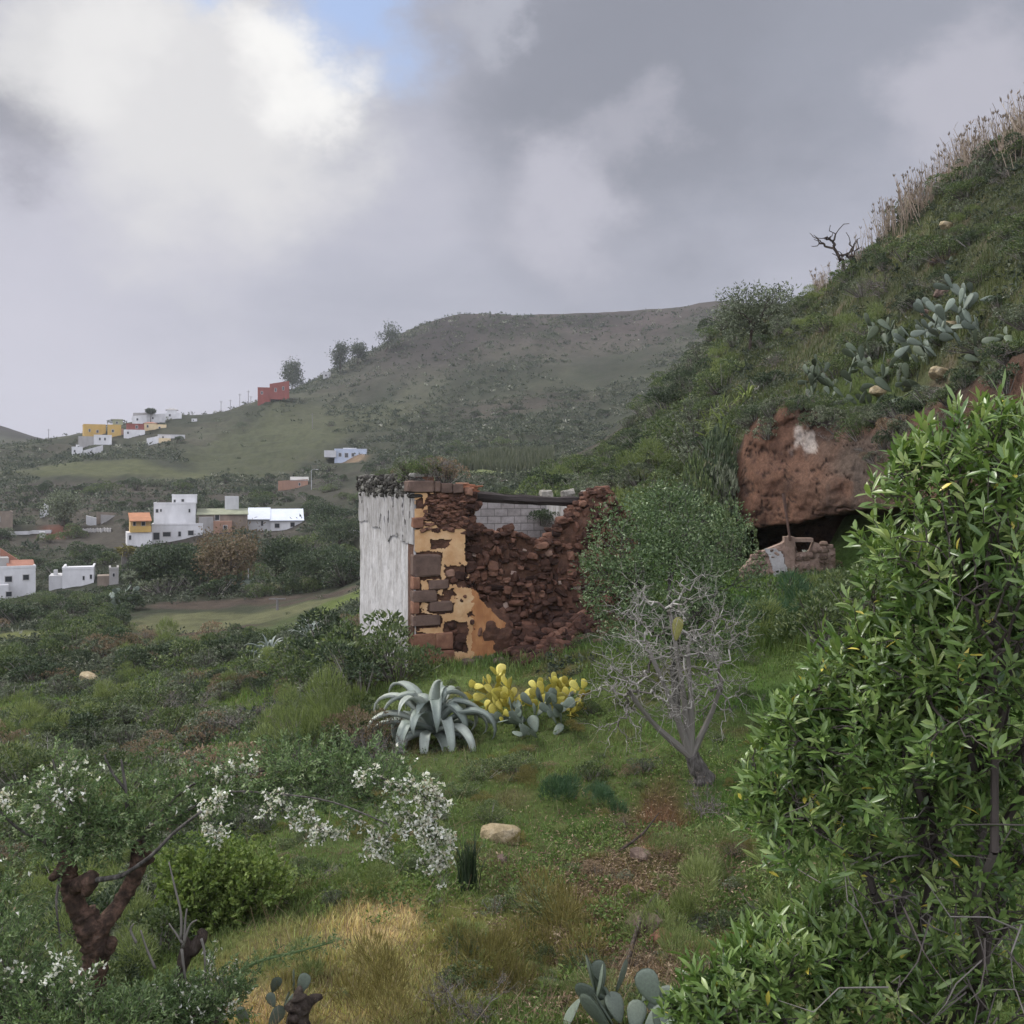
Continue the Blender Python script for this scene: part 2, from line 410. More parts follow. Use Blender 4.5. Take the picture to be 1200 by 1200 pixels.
# ---- what covers the land where: colour of the ground itself (grass, dry grass, soil)
GRASS, LUSH, DRY, SOIL, RED = (.082,.114,.036), (.060,.112,.026), (.33,.265,.12), (.085,.055,.036), (.13,.065,.042)
FARG, FARB, FARD = (.060,.064,.043), (.070,.057,.052), (.030,.032,.026)
def blob(px, Y, c, r, sd, edge=.55):
    """soft noisy patch round a bearing and a distance; r = half sizes in bearing and in log distance"""
    d = np.sqrt(((px - c[0]) / r[0])**2 + ((np.log(Y) - math.log(c[1])) / r[1])**2)
    d = d + .35 * fbm((px) / 40, np.log(Y) * 12, 0, 4, sd)
    return 1 - sstep(1 - edge, 1 + edge * .4, d)
def ground_colour(px, Y):
    px, Y = np.asarray(px, float), np.asarray(Y, float)
    x = (px - 600) / F * Y
    n1 = fbm(x / 1.4, Y / 1.4, 0, 4, 41); n2 = fbm(x / 5, Y / 5, 0, 4, 42); n3 = fbm(x / 70, Y / 70, 0, 5, 43); n4 = fbm(x/22, Y/40, 0, 5, 44)
    c = np.zeros(px.shape + (3,)); C = lambda v: np.array(v)
    def lay(c, col, w): return c * (1 - w[..., None]) + C(col) * w[..., None]
    c = lay(c, GRASS, np.ones(px.shape))
    c = lay(c, LUSH, sstep(.0, .5, n2) * .8)
    c = lay(c, SOIL, sstep(.15, .55, n1 - .2 * n2) * .55)
    # the dry bank below the agave, and the brown earth to its right
    c = lay(c, DRY, blob(px, Y, (400, 9.4), (170, .22), 51) * (.55 + .45 * sstep(-.5, .3, n1)))
    c = lay(c, (.38,.29,.15), blob(px, Y, (300, 8.6), (60, .10), 52) * .9)
    c = lay(c, (.38,.29,.15), blob(px, Y, (450, 11.4), (50, .10), 57) * .85)
    c = lay(c, (.16,.15,.05), blob(px, Y, (560, 10.6), (110, .14), 53) * .75)
    c = lay(c, (.13,.085,.05), blob(px, Y, (735, 11.5), (95, .28), 54) * .75 * sstep(-.5, .25, n1 + .3))
    c = lay(c, RED, blob(px, Y, (775, 15.0), (45, .14), 55) * .85)
    c = lay(c, (.12,.075,.05), blob(px, Y, (590, 9.0), (150, .10), 56) * .6 * sstep(-.3, .3, n1))
    c = lay(c, (.20,.19,.06), blob(px, Y, (650, 52), (110, .35), 58) * .6)
    # the hillside over the cave
    hill = sstep(700, 860, px) * sstep(36, 44, Y) * (1 - sstep(130, 200, Y)); hill = np.maximum(hill, sstep(1000, 1100, px) * sstep(22, 34, Y) * (1 - sstep(130, 200, Y)))
    c = lay(c, (.060,.068,.036), hill)
    c = lay(c, (.090,.100,.046), hill * sstep(.0, .4, n2) * .75)
    c = lay(c, (.125,.10,.075), hill * sstep(.12, .5, n1) * .7)
    # the valley and the far hill
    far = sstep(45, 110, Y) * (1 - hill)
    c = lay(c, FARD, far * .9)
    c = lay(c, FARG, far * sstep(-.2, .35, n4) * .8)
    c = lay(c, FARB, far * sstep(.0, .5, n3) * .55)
    top = sstep(470, 620, Y) * sstep(380, 520, px)
    c = lay(c, (.062,.051,.049), top * sstep(-.35, .3, n4 + .3) * .75)
    for cc, r in (((500, 590), (75, .10)), ((560, 640), (90, .06)), ((20, 880), (90, .16)), ((700, 660), (60, .05))): c = lay(c, (.030,.027,.026), blob(px, Y, cc, r, 66, .7) * .75)
    c = c * (1 + (far*.30*fbm(x/9, Y/14, 0, 5, 47))[..., None])
    # green fields
    for cc, r, col in (((130, 335), (120, .075), (.078,.086,.042)), ((310, 385), (95, .17), (.072,.081,.042)), ((400, 450), (110, .10), (.070,.077,.042)),
                       ((620, 165), (75, .14), (.135,.160,.070)), ((285, 91), (190, .085), (.112,.116,.062)), ((345, 122), (110, .085), (.112,.114,.062)), ((420, 78), (60, .14), (.10,.13,.04)), ((500, 190), (60, .12), (.105,.125,.06)), ((20, 92), (75, .035), (.12,.135,.05))):
        c = lay(c, col, blob(px, Y, cc, r, 61, .3) * (.5 if cc[0] in (310, 400) else .85))
    for cc, r in (((270, 106), (110, .035)), ((230, 83), (90, .02)), ((370, 100), (60, .02))):
        c = lay(c, (.068,.053,.044), blob(px, Y, cc, r, 62, .35) * .85)
    c = lay(c, (.17,.075,.055), blob(px, Y, (68, 225), (28, .045), 63) * .8)
    c = lay(c, (.22,.16,.11), blob(px, Y, (415, 352), (22, .035), 64) * .9)
    return c * (1 + .22 * n1 + .12 * fbm(x/.4, Y/.4, 0, 3, 45) * (1 - sstep(20, 60, Y)))[..., None]

m, nt, out = new_mat('turf and soil')
at_ = nt.nodes.new('ShaderNodeAttribute'); at_.attribute_name = 'col'
b_ = nt.nodes.new('ShaderNodeBsdfPrincipled'); b_.inputs['Roughness'].default_value = .95; b_.inputs['Specular IOR Level'].default_value = .1
v1 = ramp(nt, noise_fac(nt, 9, 8, .75), [(.3, (.55,.52,.5)), (.7, (1.35,1.35,1.3))])
v2 = ramp(nt, noise_fac(nt, .35, 8, .75), [(.3, (.65,.66,.68)), (.7, (1.3,1.28,1.22))])
nt.links.new(mixc(nt, 1.0, mixc(nt, 1.0, at_.outputs['Color'], v1, 'MULTIPLY'), v2, 'MULTIPLY'), b_.inputs['Base Color'])
bn = nt.nodes.new('ShaderNodeBump'); bn.inputs['Strength'].default_value = .8; bn.inputs['Distance'].default_value = .12
nt.links.new(noise_fac(nt, 7, 8, .8), bn.inputs['Height']); nt.links.new(bn.outputs[0], b_.inputs['Normal'])
nt.links.new(b_.outputs[0], out.inputs[0]); M_GROUND = m
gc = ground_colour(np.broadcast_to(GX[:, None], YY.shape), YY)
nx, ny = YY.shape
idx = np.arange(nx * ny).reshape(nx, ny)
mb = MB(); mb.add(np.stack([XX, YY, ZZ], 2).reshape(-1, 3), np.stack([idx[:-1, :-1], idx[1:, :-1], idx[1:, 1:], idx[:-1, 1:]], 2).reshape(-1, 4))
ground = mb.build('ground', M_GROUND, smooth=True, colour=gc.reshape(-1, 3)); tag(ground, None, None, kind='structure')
# the terrace the picture is taken from, behind and beside the camera
mb = MB(); g = [(-40, -40, -1.9), (40, -40, -1.9), (40, .4, -1.72), (-40, .4, -1.72)]
mb.add(g, [[0, 1, 2, 3]]); o = mb.build('viewing_terrace_ground', M_GROUND, colour=np.tile(SOIL, (4, 1))); tag(o, None, None, kind='structure')
# ------------------------------------------------------------------ materials of stone and plaster
M_STONE = leaf_mat('lava stone', [(0, (.03,.019,.016)), (.35, (.078,.043,.031)), (.62, (.145,.075,.05)), (.85, (.22,.125,.085)), (.96, (.31,.22,.17)), (1, (.42,.36,.31))], rough=.95, trans=0, spec=.1)
def add_bump(m, scale, strength, dist, var=(.6, 1.35)):
    nt = m.node_tree; b = next(n for n in nt.nodes if n.type == 'BSDF_PRINCIPLED')
    bn = nt.nodes.new('ShaderNodeBump'); bn.inputs['Strength'].default_value = strength; bn.inputs['Distance'].default_value = dist
    nt.links.new(noise_fac(nt, scale, 8, .75), bn.inputs['Height']); nt.links.new(bn.outputs[0], b.inputs['Normal'])
    if b.inputs['Base Color'].links:
        src = b.inputs['Base Color'].links[0].from_socket
        v = ramp(nt, noise_fac(nt, scale * .6, 7, .7), [(.3, (var[0],)*3), (.7, (var[1],)*3)])
        nt.links.new(mixc(nt, 1.0, src, v, 'MULTIPLY'), b.inputs['Base Color'])
add_bump(M_STONE, 9, .7, .04)
M_CORE = rough_mat('earth mortar', [(.3, (.05,.03,.022)), (.55, (.11,.058,.038)), (.75, (.17,.095,.06))], scale=4, bump=.8, bscale=12, dist=.06)
M_QUOIN = rough_mat('dressed brown stone', [(.3, (.085,.058,.046)), (.5, (.125,.085,.066)), (.72, (.165,.112,.085))], scale=2.5, bump=.4, bscale=18, dist=.02)
M_REDBLOCK = rough_mat('reddish block', [(.3, (.12,.06,.04)), (.5, (.19,.095,.06)), (.72, (.27,.15,.09))], scale=3.5, bump=.4, bscale=16, dist=.02)
M_OCHRE = rough_mat('ochre plaster', [(.25, (.34,.19,.095)), (.42, (.47,.28,.135)), (.58, (.55,.36,.19)), (.74, (.60,.48,.32))], scale=1.6, detail=8, bump=.35, bscale=14, dist=.02)
M_RUST = rough_mat('rusty ochre plaster', [(.25, (.24,.10,.045)), (.5, (.38,.18,.075)), (.75, (.50,.28,.13))], scale=2.2, detail=8, bump=.35, bscale=14, dist=.02, stretch=(1.5, 1.5, .6))
M_DARKWOOD = rough_mat('weathered dark beam', [(.3, (.018,.014,.013)), (.6, (.05,.042,.038)), (.8, (.10,.085,.075))], scale=3, stretch=(.4, 5, 5), bump=.5, dist=.02)
M_TILE = leaf_mat('clay tile', [(0, (.20,.085,.05)), (.5, (.33,.15,.085)), (1, (.45,.26,.17))], rough=.9, trans=0, spec=.1)
M_CRUST = rough_mat('lichen crusted stone', [(.3, (.022,.02,.018)), (.47, (.055,.05,.044)), (.56, (.14,.135,.12)), (.68, (.30,.29,.26))], scale=7, detail=4, bump=.7, dist=.05, stretch=(1, 1, .45))
# limewash with rain streaks and grime
m, nt, out = new_mat('old limewash'); b = nt.nodes.new('ShaderNodeBsdfPrincipled'); b.inputs['Roughness'].default_value = .92; b.inputs['Specular IOR Level'].default_value = .15
base = ramp(nt, noise_fac(nt, 1.1, 9, .75), [(.3, (.28,.27,.255)), (.45, (.40,.39,.375)), (.6, (.49,.48,.47))])
strk = ramp(nt, noise_fac(nt, 1.7, 9, .74, (1, 2.4, .38)), [(.40, (1, 1, 1)), (.52, (.76,.74,.71)), (.64, (.46,.44,.41)), (.78, (.25,.24,.22))])
tc_ = nt.nodes.new('ShaderNodeTexCoord'); sp = nt.nodes.new('ShaderNodeSeparateXYZ'); nt.links.new(tc_.outputs['Object'], sp.inputs[0])
mrr = nt.nodes.new('ShaderNodeMapRange'); mrr.inputs['From Min'].default_value = .5; mrr.inputs['From Max'].default_value = 5.0; mrr.inputs['To Min'].default_value = .35; mrr.inputs['To Max'].default_value = 1.0
nt.links.new(sp.outputs['Z'], mrr.inputs['Value'])
nt.links.new(mixc(nt, mrr.outputs[0], base, mixc(nt, 1, base, strk, 'MULTIPLY')), b.inputs['Base Color'])
bn = nt.nodes.new('ShaderNodeBump'); bn.inputs['Strength'].default_value = .35; bn.inputs['Distance'].default_value = .04
nt.links.new(noise_fac(nt, 3.5, 8, .7), bn.inputs['Height']); nt.links.new(bn.outputs[0], b.inputs['Normal']); nt.links.new(b.outputs[0], out.inputs[0]); M_LIME = m
M_LIME2 = M_LIME.copy(); M_LIME2.name = 'grimy limewash'
for e_ in [x for n_ in M_LIME2.node_tree.nodes if n_.type == 'VALTORGB' for x in n_.color_ramp.elements]: e_.color = tuple(v*.88 for v in e_.color[:3]) + (1,)
# bare concrete blocks
m, nt, out = new_mat('concrete blockwork'); b = nt.nodes.new('ShaderNodeBsdfPrincipled'); b.inputs['Roughness'].default_value = .95
tc_ = nt.nodes.new('ShaderNodeTexCoord'); mp = nt.nodes.new('ShaderNodeMapping'); mp.inputs['Rotation'].default_value = (PI/2, 0, 0)
nt.links.new(tc_.outputs['Object'], mp.inputs[0]); bt = nt.nodes.new('ShaderNodeTexBrick'); nt.links.new(mp.outputs[0], bt.inputs[0])
bt.inputs['Scale'].default_value = 1; bt.inputs['Brick Width'].default_value = .46; bt.inputs['Row Height'].default_value = .24; bt.inputs['Mortar Size'].default_value = .014; bt.inputs['Mortar Smooth'].default_value = .3
bt.inputs['Color1'].default_value = (.30,.275,.25,1); bt.inputs['Color2'].default_value = (.40,.37,.345,1); bt.inputs['Mortar'].default_value = (.17,.155,.14,1)
nt.links.new(mixc(nt, 1, bt.outputs[0], ramp(nt, noise_fac(nt, 6, 7, .7), [(.3, (.7,.7,.7)), (.7, (1.2,1.2,1.2))]), 'MULTIPLY'), b.inputs['Base Color'])
bn = nt.nodes.new('ShaderNodeBump'); bn.invert = True; bn.inputs['Strength'].default_value = .6; bn.inputs['Distance'].default_value = .02; nt.links.new(bt.outputs['Fac'], bn.inputs['Height'])
nt.links.new(bn.outputs[0], b.inputs['Normal']); nt.links.new(b.outputs[0], out.inputs[0]); M_BLOCK = m

def sheet(mb, frame, us, vs, mask, off=.025, wav=.012, mat=0, sd=3):
    """a skin of plaster: the cells of a fine grid where mask is true, with edges; frame(u, v, n) -> points"""
    U, V = np.meshgrid(us, vs, indexing='ij')
    d = off + wav * fbm(U * 2.5, V * 2.5, 0, 4, sd)
    top = frame(U, V, d).reshape(-1, 3); bot = frame(U, V, d * 0 - .01).reshape(-1, 3)
    n = len(top); nv = len(vs); I = np.arange(n).reshape(U.shape)
    a, b2, c, e = I[:-1, :-1], I[1:, :-1], I[1:, 1:], I[:-1, 1:]
    q = [np.stack([a[mask], b2[mask], c[mask], e[mask]], 1)]
    mp_ = np.pad(mask, 1)
    for (du, dv, p, r) in ((-1, 0, e, a), (1, 0, b2, c), (0, -1, a, b2), (0, 1, c, e)):
        nb = mp_[1+du:mp_.shape[0]-1+du, 1+dv:mp_.shape[1]-1+dv]
        w = mask & ~nb
        q.append(np.stack([p[w], r[w], r[w] + n, p[w] + n], 1)[:, ::-1])
    q = np.concatenate(q); used, inv = np.unique(q.ravel(), return_inverse=True)
    mb.add(np.concatenate([top, bot])[used], inv.reshape(-1, 4), mat=mat)

# ------------------------------------------------------------------ the ruined house
RA, RZ0 = math.radians(19), -5.06
E1, E2, AX, AY = np.array([math.cos(RA), math.sin(RA)]), np.array([-math.sin(RA), math.cos(RA)]), -2.8, 28.0
def rl(px, py, y=0.0):
    u = (px - 600) / F
    x = (u * (AY + E2[1]*y) - AX - E2[0]*y) / (E1[0] - E1[1]*u)
    Y = AY + E1[1]*x + E2[1]*y
    return x, (HZ - py) / F * Y - RZ0
def rs(px, py):
    u = (px - 600) / F
    s = (AX - u*AY) / (u*E2[1] - E2[0]); Y = AY + E2[1]*s
    return s, (HZ - py) / F * Y - RZ0
ruin = thing('ruined_house', 'roofless stone house ruin with white side wall, ochre corner and collapsed front', 'ruin', (AX, AY, RZ0), RA)
S1 = rs(421, 600)[0]
# side wall and its limewash
mb = MB(); box(mb, .05, .55, .06, S1, -3, 4.86); side = mb.build('side_wall', M_CORE, ruin)
us = np.arange(.0, S1, .05); vs = np.arange(-2.2, 4.9, .035)
Uc, Vc = np.meshgrid((us[:-1]+us[1:])/2, (vs[:-1]+vs[1:])/2, indexing='ij')
fr_side = lambda U, V, n: np.stack([.05 - n, U, V], -1)
ms = np.ones(Uc.shape, bool)
ms &= ~((np.abs(Uc - 4.2 - .3*fbm(Vc, 0, 0, 2, 8)) < .25) & (Vc > 4.1) & (fbm(Uc*4, Vc*3, 0, 3, 4) > .12))
mb = MB(); sheet(mb, fr_side, us, vs, ms, .03, .03); mb.build('limewash_coat', M_LIME, side)
zed = lambda U: 3.42 + .05*U + .16*fbm(U*1.3, 3, 0, 4, 12) - .25*np.exp(-((U-3.6)/.5)**2)
ms = (Vc > zed(Uc)) & (Vc < 4.85) & (fbm(Uc*3, Vc*2, 1, 3, 14) < .42)
mb = MB(); sheet(mb, fr_side, us, vs, ms, .075, .025, sd=8); mb.build('peeling_coat', M_LIME2, side)
# crusted parapet over the side wall: small lichened stones in ragged courses
M_LICHEN = leaf_mat('lichened stone', [(0, (.03,.028,.024)), (.45, (.085,.08,.068)), (.72, (.17,.165,.14)), (.9, (.32,.31,.27)), (1, (.45,.44,.40))], .95, 0, .1); add_bump(M_LICHEN, 16, .9, .04, (.35, 1.7))
mb = MB()
for row, z in enumerate((4.80, 4.93, 5.05, 5.17, 5.28, 5.38)):
    y = -.05 + R.uniform(0, .1)
    while y < S1 + .1:
        l_ = R.uniform(.10, .26)
        if not (row == 5 and R.random() < .35) and not (row == 0 and R.random() < .45): stone(mb, (R.uniform(-.09, .02) + .16, y + l_/2, z + R.normal()*.02), (R.uniform(.34, .46), l_*1.1, R.uniform(.13, .19)), (R.normal()*.1, R.normal()*.1), .3, .6, np.clip(R.beta(1.3, 2.4), 0, 1))
        y += l_
mb.build('parapet', M_LICHEN, ruin); mb = MB(); box(mb, .06, .6, .02, S1, 4.86, 5.34); mb.build('parapet_core', M_CORE, ruin)
# front wall: a thick core whose top is the broken outline
prof = [(478,577),(541,577),(547,574),(556,577),(559,590),(560,612),(566,622),(580,630),(600,622),(622,632),(640,640),(655,622),(668,606),(684,592),(697,580),(707,574),(718,576),(726,596),(740,604)]
pt = np.array([rl(a, b) for a, b in prof])
topz = lambda t: np.interp(t, pt[:, 0], pt[:, 1])
T0, T1 = .0, rl(742, 600)[0]
tE = rl(546, 600)[0]
def recess(t, z):
    zl = np.interp(t, [tE, rl(560, 0)[0], rl(600, 0)[0], rl(640, 0)[0]], [rl(546, 670)[1], rl(560, 700)[1], rl(598, 722)[1], rl(640, 740)[1]])
    return .30 * sstep(tE - .03, tE + .05, t) * sstep(zl - .5, zl + .25, z) * (1 - .7*sstep(rl(640,0)[0], rl(700,0)[0], t))
ts = np.linspace(T0, T1, 110); nz = 70
Tg = np.repeat(ts[:, None], nz, 1); zt = topz(ts) + .08*noise3(ts*7, 0, 0, 3); Zg = -2.2 + (zt[:, None] + 2.2) * np.linspace(0, 1, nz)[None]
Yg = .04 + recess(Tg, Zg) + .05*fbm(Tg*3, Zg*3, 0, 4, 6) + .16*fbm(Tg*1.3, Zg*1.3, 0, 3, 77)*sstep(tE, tE + .3, Tg)
front = np.stack([Tg, Yg, Zg], 2).reshape(-1, 3); back = np.stack([Tg, Tg*0 + .75, Zg], 2).reshape(-1, 3)
I = np.arange(110*nz).reshape(110, nz); M = 110*nz
q = [np.stack([I[:-1,:-1], I[1:,:-1], I[1:,1:], I[:-1,1:]], 2).reshape(-1, 4)]; q.append(q[0][:, ::-1] + M)
q.append(np.stack([I[:-1,-1], I[1:,-1], I[1:,-1]+M, I[:-1,-1]+M], 1))
for e in (0, -1): q.append(np.stack([I[e,:-1], I[e,1:], I[e,1:]+M, I[e,:-1]+M], 1))
mb = MB(); mb.add(np.concatenate([front, back]), np.concatenate(q)); fw = mb.build('front_wall', M_CORE, ruin, smooth=False)
# its exposed rubble
mb = MB()
def rubble_at(t, z, w, h, y, tint=None):
    stone(mb, (t, y, z), (w, R.uniform(.22, .40), h), (R.normal()*.2, R.normal()*.2), rough=.38, boxy=.66, tint=np.clip(R.beta(2.2, 3.2) if tint is None else tint, 0, 1))
z = -.9
while z < 5.2:
    hrow = R.uniform(.08, .22); t = tE - .05 + R.uniform(0, .1)
    while t < T1 - .05:
        w = R.uniform(.10, .34) if R.random() < .82 else R.uniform(.34, .6)
        tz = topz(t + w/2)
        zz = z + hrow/2 + R.normal()*.05
        if zz < tz + .03:
            low = zz < np.interp(t, [tE, rl(590,0)[0]], [rl(546, 690)[1], rl(595, 722)[1]]) and t < rl(592, 0)[0]
            if not low or R.random() < .02:
                rubble_at(t + w/2, zz, w*R.uniform(.8, 1.1), hrow*R.uniform(.7, 1.7), recess(t, zz) + .10 + R.normal()*.075 + .16*fbm(t*1.3, zz*1.3, 0, 3, 77), None if R.random() < .97 else .97)
        t += w*R.uniform(.8, 1.0)
    z += hrow*.86
for k in range(70):                                            # stones along the broken edge
    t = R.uniform(tE, T1 - .1); rubble_at(t, topz(t) + R.uniform(-.05, .10), R.uniform(.18, .5), R.uniform(.12, .26), R.uniform(.2, .6))
for k in range(60):                                            # the jamb left standing beside the gap
    a, b_ = rl(R.uniform(541, 560), R.uniform(576, 625)); rubble_at(a, b_, R.uniform(.2, .42), R.uniform(.12, .26), R.uniform(.05, .5), R.uniform(.1, .5))
for k in range(150):                                           # bare stones high on the corner pier
    a, b_ = rl(R.uniform(497, 547), R.uniform(580, 622)); rubble_at(a, b_, R.uniform(.12, .34), R.uniform(.07, .16), .10, R.uniform(.25, .75))
mb.build('rubble_masonry', M_STONE, fw, smooth=False)
# ochre plaster on the corner pier, with the shapes of what shows through
us = np.arange(.02, rl(606, 0)[0], .025); vs = np.arange(-.6, rl(500, 577)[1], .025)
Uc, Vc = np.meshgrid((us[:-1]+us[1:])/2, (vs[:-1]+vs[1:])/2, indexing='ij')
Yw = AY + E1[1]*Uc; PXc = 600 + F*(AX + E1[0]*Uc)/Yw; PYc = HZ - F*(Vc + RZ0)/Yw
wob = 5*fbm(Uc*5, Vc*5, 0, 4, 21); wob2 = 5*fbm(Uc*5, Vc*5, 7, 4, 22)
px_, py_ = PXc + wob, PYc + wob2
inside = lambda x0, x1, y0, y1: (px_ > x0) & (px_ < x1) & (py_ > y0) & (py_ < y1)
edge = np.interp(PYc, [577, 612, 660, 690, 705, 730, 760], [546, 545, 546, 554, 566, 590, 578])
ms = px_ < edge
holes = [(500,560,576,613),(513,537,600,622),(484,496,585,596),(484,497,607,620),(484,517,648,678),(522,549,664,688),(503,526,679,692),(484,514,690,706),(503,532,705,718),(484,517,719,735),(484,532,741,800),(520,548,728,765),(548,556,716,723),(484,493,675,740),(504,528,632,645)]
for h_ in holes: ms &= ~inside(*h_)
ms &= fbm(Uc*2.2, Vc*2.2, 3, 5, 25) < .46
fr_front = lambda U, V, n: np.stack([U, -.0 - n, V], -1)
mb = MB(); sheet(mb, fr_front, us, vs, ms & (px_ < 553), .02, .02); mb.build('ochre_plaster', M_OCHRE, fw)
mb = MB(); sheet(mb, fr_front, us, vs, ms & (px_ >= 553), .02, .02); mb.build('rusty_plaster', M_RUST, fw)
# dressed corner stones
def quoin(x0, x1, y0, y1, mat, proud=.035):
    mb = MB(); a = rl(x0, y1); b2 = rl(x1, y0); cx_, cz = (a[0]+b2[0])/2, (a[1]+b2[1])/2
    stone(mb, (cx_, .16 - proud, cz), (b2[0]-a[0], .40, b2[1]-a[1]), None, rough=.09, boxy=.22, fine=True)
    return mb.build('corner_stone', mat, fw, smooth=False)
for qd in ((483.5,516,649,677),(502,526,679,691),(483.5,511,691,706),(503,530,704,717),(483.5,516,720,734)): quoin(*qd, M_QUOIN)
for qd in ((483.5,510,742,760),(509,531,740,762),(483.5,507,759,782),(506,533,761,784),(483.5,492,676,691),(483.5,491,705,720),(483.5,496,606,619)): quoin(*qd, M_REDBLOCK, .03)
mb = MB()
for (a, b_, s_) in ((528,672,.32),(539,675,.36),(533,680,.25),(530,733,.3),(541,748,.42),(537,757,.35),(533,741,.2),(540,704,.2),(545,699,.2)):
    t_, z_ = rl(a, b_); mb = MB(); stone(mb, (t_, .08, z_), (s_, .25, s_*.8), (R.normal()*.5, R.normal()*.4), .3, .7, R.uniform(.1, .95)); mb.build('bared_stone', M_STONE, fw)
# cap stones and old tiles on the pier
for (a, b2, c, e) in ((478,509,563,577),(509,516,564,577),(516,530,566,578),(530,543,567,578)):
    mb = MB(); p = rl(a, e); q2 = rl(b2, c); stone(mb, ((p[0]+q2[0])/2, .26, (p[1]+q2[1])/2), (q2[0]-p[0], .70, q2[1]-p[1]), None, .07, .22, fine=True)
    mb.build('cap_stone', M_QUOIN, fw)
mb = MB()
for k in range(16):
    t_, z_ = rl(R.uniform(545, 562), 576 - (k//3)*1.9); stone(mb, (t_, .3 + R.normal()*.06, z_), (R.uniform(.26,.4), .3, .05), (R.normal()*.3, R.normal()*.1), .15, .3, R.random())
mb.build('tile_remnant', M_TILE, fw)
# the lintel beam, the block wall behind, the inner white wall
p, q2 = rl(546, 582, .75), rl(694, 588, .75)
mb = MB(); tube(mb, [(p[0], .75, p[1]), (p[0]*.5+q2[0]*.5, .74, p[1]*.5+q2[1]*.5 - .03), (q2[0], .75, q2[1])], [.17,.15,.155], sides=7, rough=.25, sub=8); beam = mb.build('lintel_beam', M_DARKWOOD, ruin)
p, q2 = rl(556, 700, 3.2), rl(652, 585, 3.2)
mb = MB(); box(mb, p[0]-.4, q2[0]+.02, 3.2, 3.42, -1.0, q2[1]); mb.build('block_wall', M_BLOCK, ruin)
x_in = rl(660, 600, 1.6)[0]; z_in = rl(660, 589, 1.6)[1]
mb = MB(); box(mb, x_in, x_in+.35, .80, 3.19, -1.0, z_in); mb.build('inner_wall', M_LIME, ruin)
mb = MB(); box(mb, .56, 1.0, S1-.5, S1, -1, 4.7); box(mb, 1.0, rl(640,0,8.0)[0], S1-.4, S1-.05, -1, 3.4); mb.build('rear_wall', M_CORE, ruin)

# ------------------------------------------------------------------ the cave cliff
cpx = np.array([826, 850, 872, 892, 920, 960, 1000, 1050, 1110, 1180, 1270.]); NU = 260
cY  = np.array([37.0,35.6,34.6,33.8,32.8,31.6,30.4,28.4,25.8,22.0,17.5])
ctp = np.array([650, 600, 520, 490, 480, 488, 500, 498, 465, 428, 395.])
clp = np.array([622, 616, 616, 614, 611, 604, 598, 595, 592, 588, 580.])
cfl = np.array([672, 672, 670, 670, 671, 674, 676, 684, 694, 708, 730.])
pxs = np.linspace(826, 1270, NU)
Yf, tp, lp, fl = (np.interp(pxs, cpx, a) for a in (cY, ctp, clp, cfl))
tp = tp + 11*fbm(pxs/18, 0, 0, 4, 31); lp = lp + 3.5*fbm(pxs/16, 5, 0, 3, 32)
zt_, zl_, zf_ = (HZ - tp)/F*Yf, (HZ - lp)/F*Yf, (HZ - fl)/F*Yf
kv = [(6.5, zt_ + .5), (2.2, zt_ + .30), (.8, zt_ + .10), (.30, zt_*.88 + zl_*.12), (.02, zt_*.6 + zl_*.4), (-.16, zt_*.33 + zl_*.67), (-.22, zt_*.1 + zl_*.9), (-.16, zl_), (.5, zl_ - .02), (2.3, zl_ - .22), (3.4, zl_ - .5), (3.5, zf_*.7 + zl_*.3), (3.2, zf_ - .1), (-.8, zf_ - .9)]
kd = np.array([np.full(NU, a) for a, _ in kv]); kz = np.array([b2 for _, b2 in kv])
tv = np.linspace(0, len(kv) - 1, 150)
D = catmull(kd, tv[:, None].repeat(NU, 1)) if False else np.stack([catmull(kd[:, i], tv) for i in range(NU)]); Zc = np.stack([catmull(kz[:, i], tv) for i in range(NU)])
Yc = Yf[:, None] + D; Xc = (pxs[:, None] - 600)/F*Yf[:, None] + (pxs[:, None]-600)/F*D
nse = fbm(Xc/1.6, Yc/1.6, Zc/1.6, 5, 33); led = fbm(Xc/3, Yc/3, Zc/.5, 4, 34)
Yc = Yc + .60*nse + .30*led + .12*fbm(Xc/.35, Yc/.35, Zc/.35, 4, 38); Zc = Zc + .12*nse
PYc2 = HZ - Zc/Yc*F
col = np.zeros(Xc.shape + (3,)) + np.array((.140,.078,.054))
def layc(c, k, w): return c*(1 - w[..., None]) + np.array(k)*w[..., None]
pxg = np.repeat(pxs[:, None], 150, 1); nn = fbm(Xc/.9, Yc/.9, Zc/.9, 5, 35); st = fbm(Xc/.35, Yc/.35, Zc/2.6, 4, 36)
col = layc(col, (.052,.032,.026), sstep(.0, .45, nn)*.8); col = layc(col, (.185,.105,.072), sstep(.05, .5, st)*.5)
gb = lambda x, y, rx, ry: np.exp(-((pxg-x)/rx)**2 - ((PYc2-y)/ry)**2)
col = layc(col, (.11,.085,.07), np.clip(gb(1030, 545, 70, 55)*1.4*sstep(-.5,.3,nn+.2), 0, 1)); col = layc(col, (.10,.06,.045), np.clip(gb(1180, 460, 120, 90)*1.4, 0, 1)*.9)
col = layc(col, (.52,.47,.43), sstep(.55, .9, gb(944, 520, 17, 28) + .55*nn + .7*fbm(Xc/.28, Yc/.28, Zc/.4, 4, 39))*.7); col = layc(col, (.40,.36,.33), sstep(.5, .85, gb(1045, 510, 26, 14) + .75*nn)*.5)
col = layc(col, (.06,.045,.032), sstep(.0, .2, .12 + .1*nn - (PYc2 - tp[:, None])/90)*.85); col = layc(col, (.09,.06,.045), (tv > 8)[None]*np.ones((NU,1))*.65)
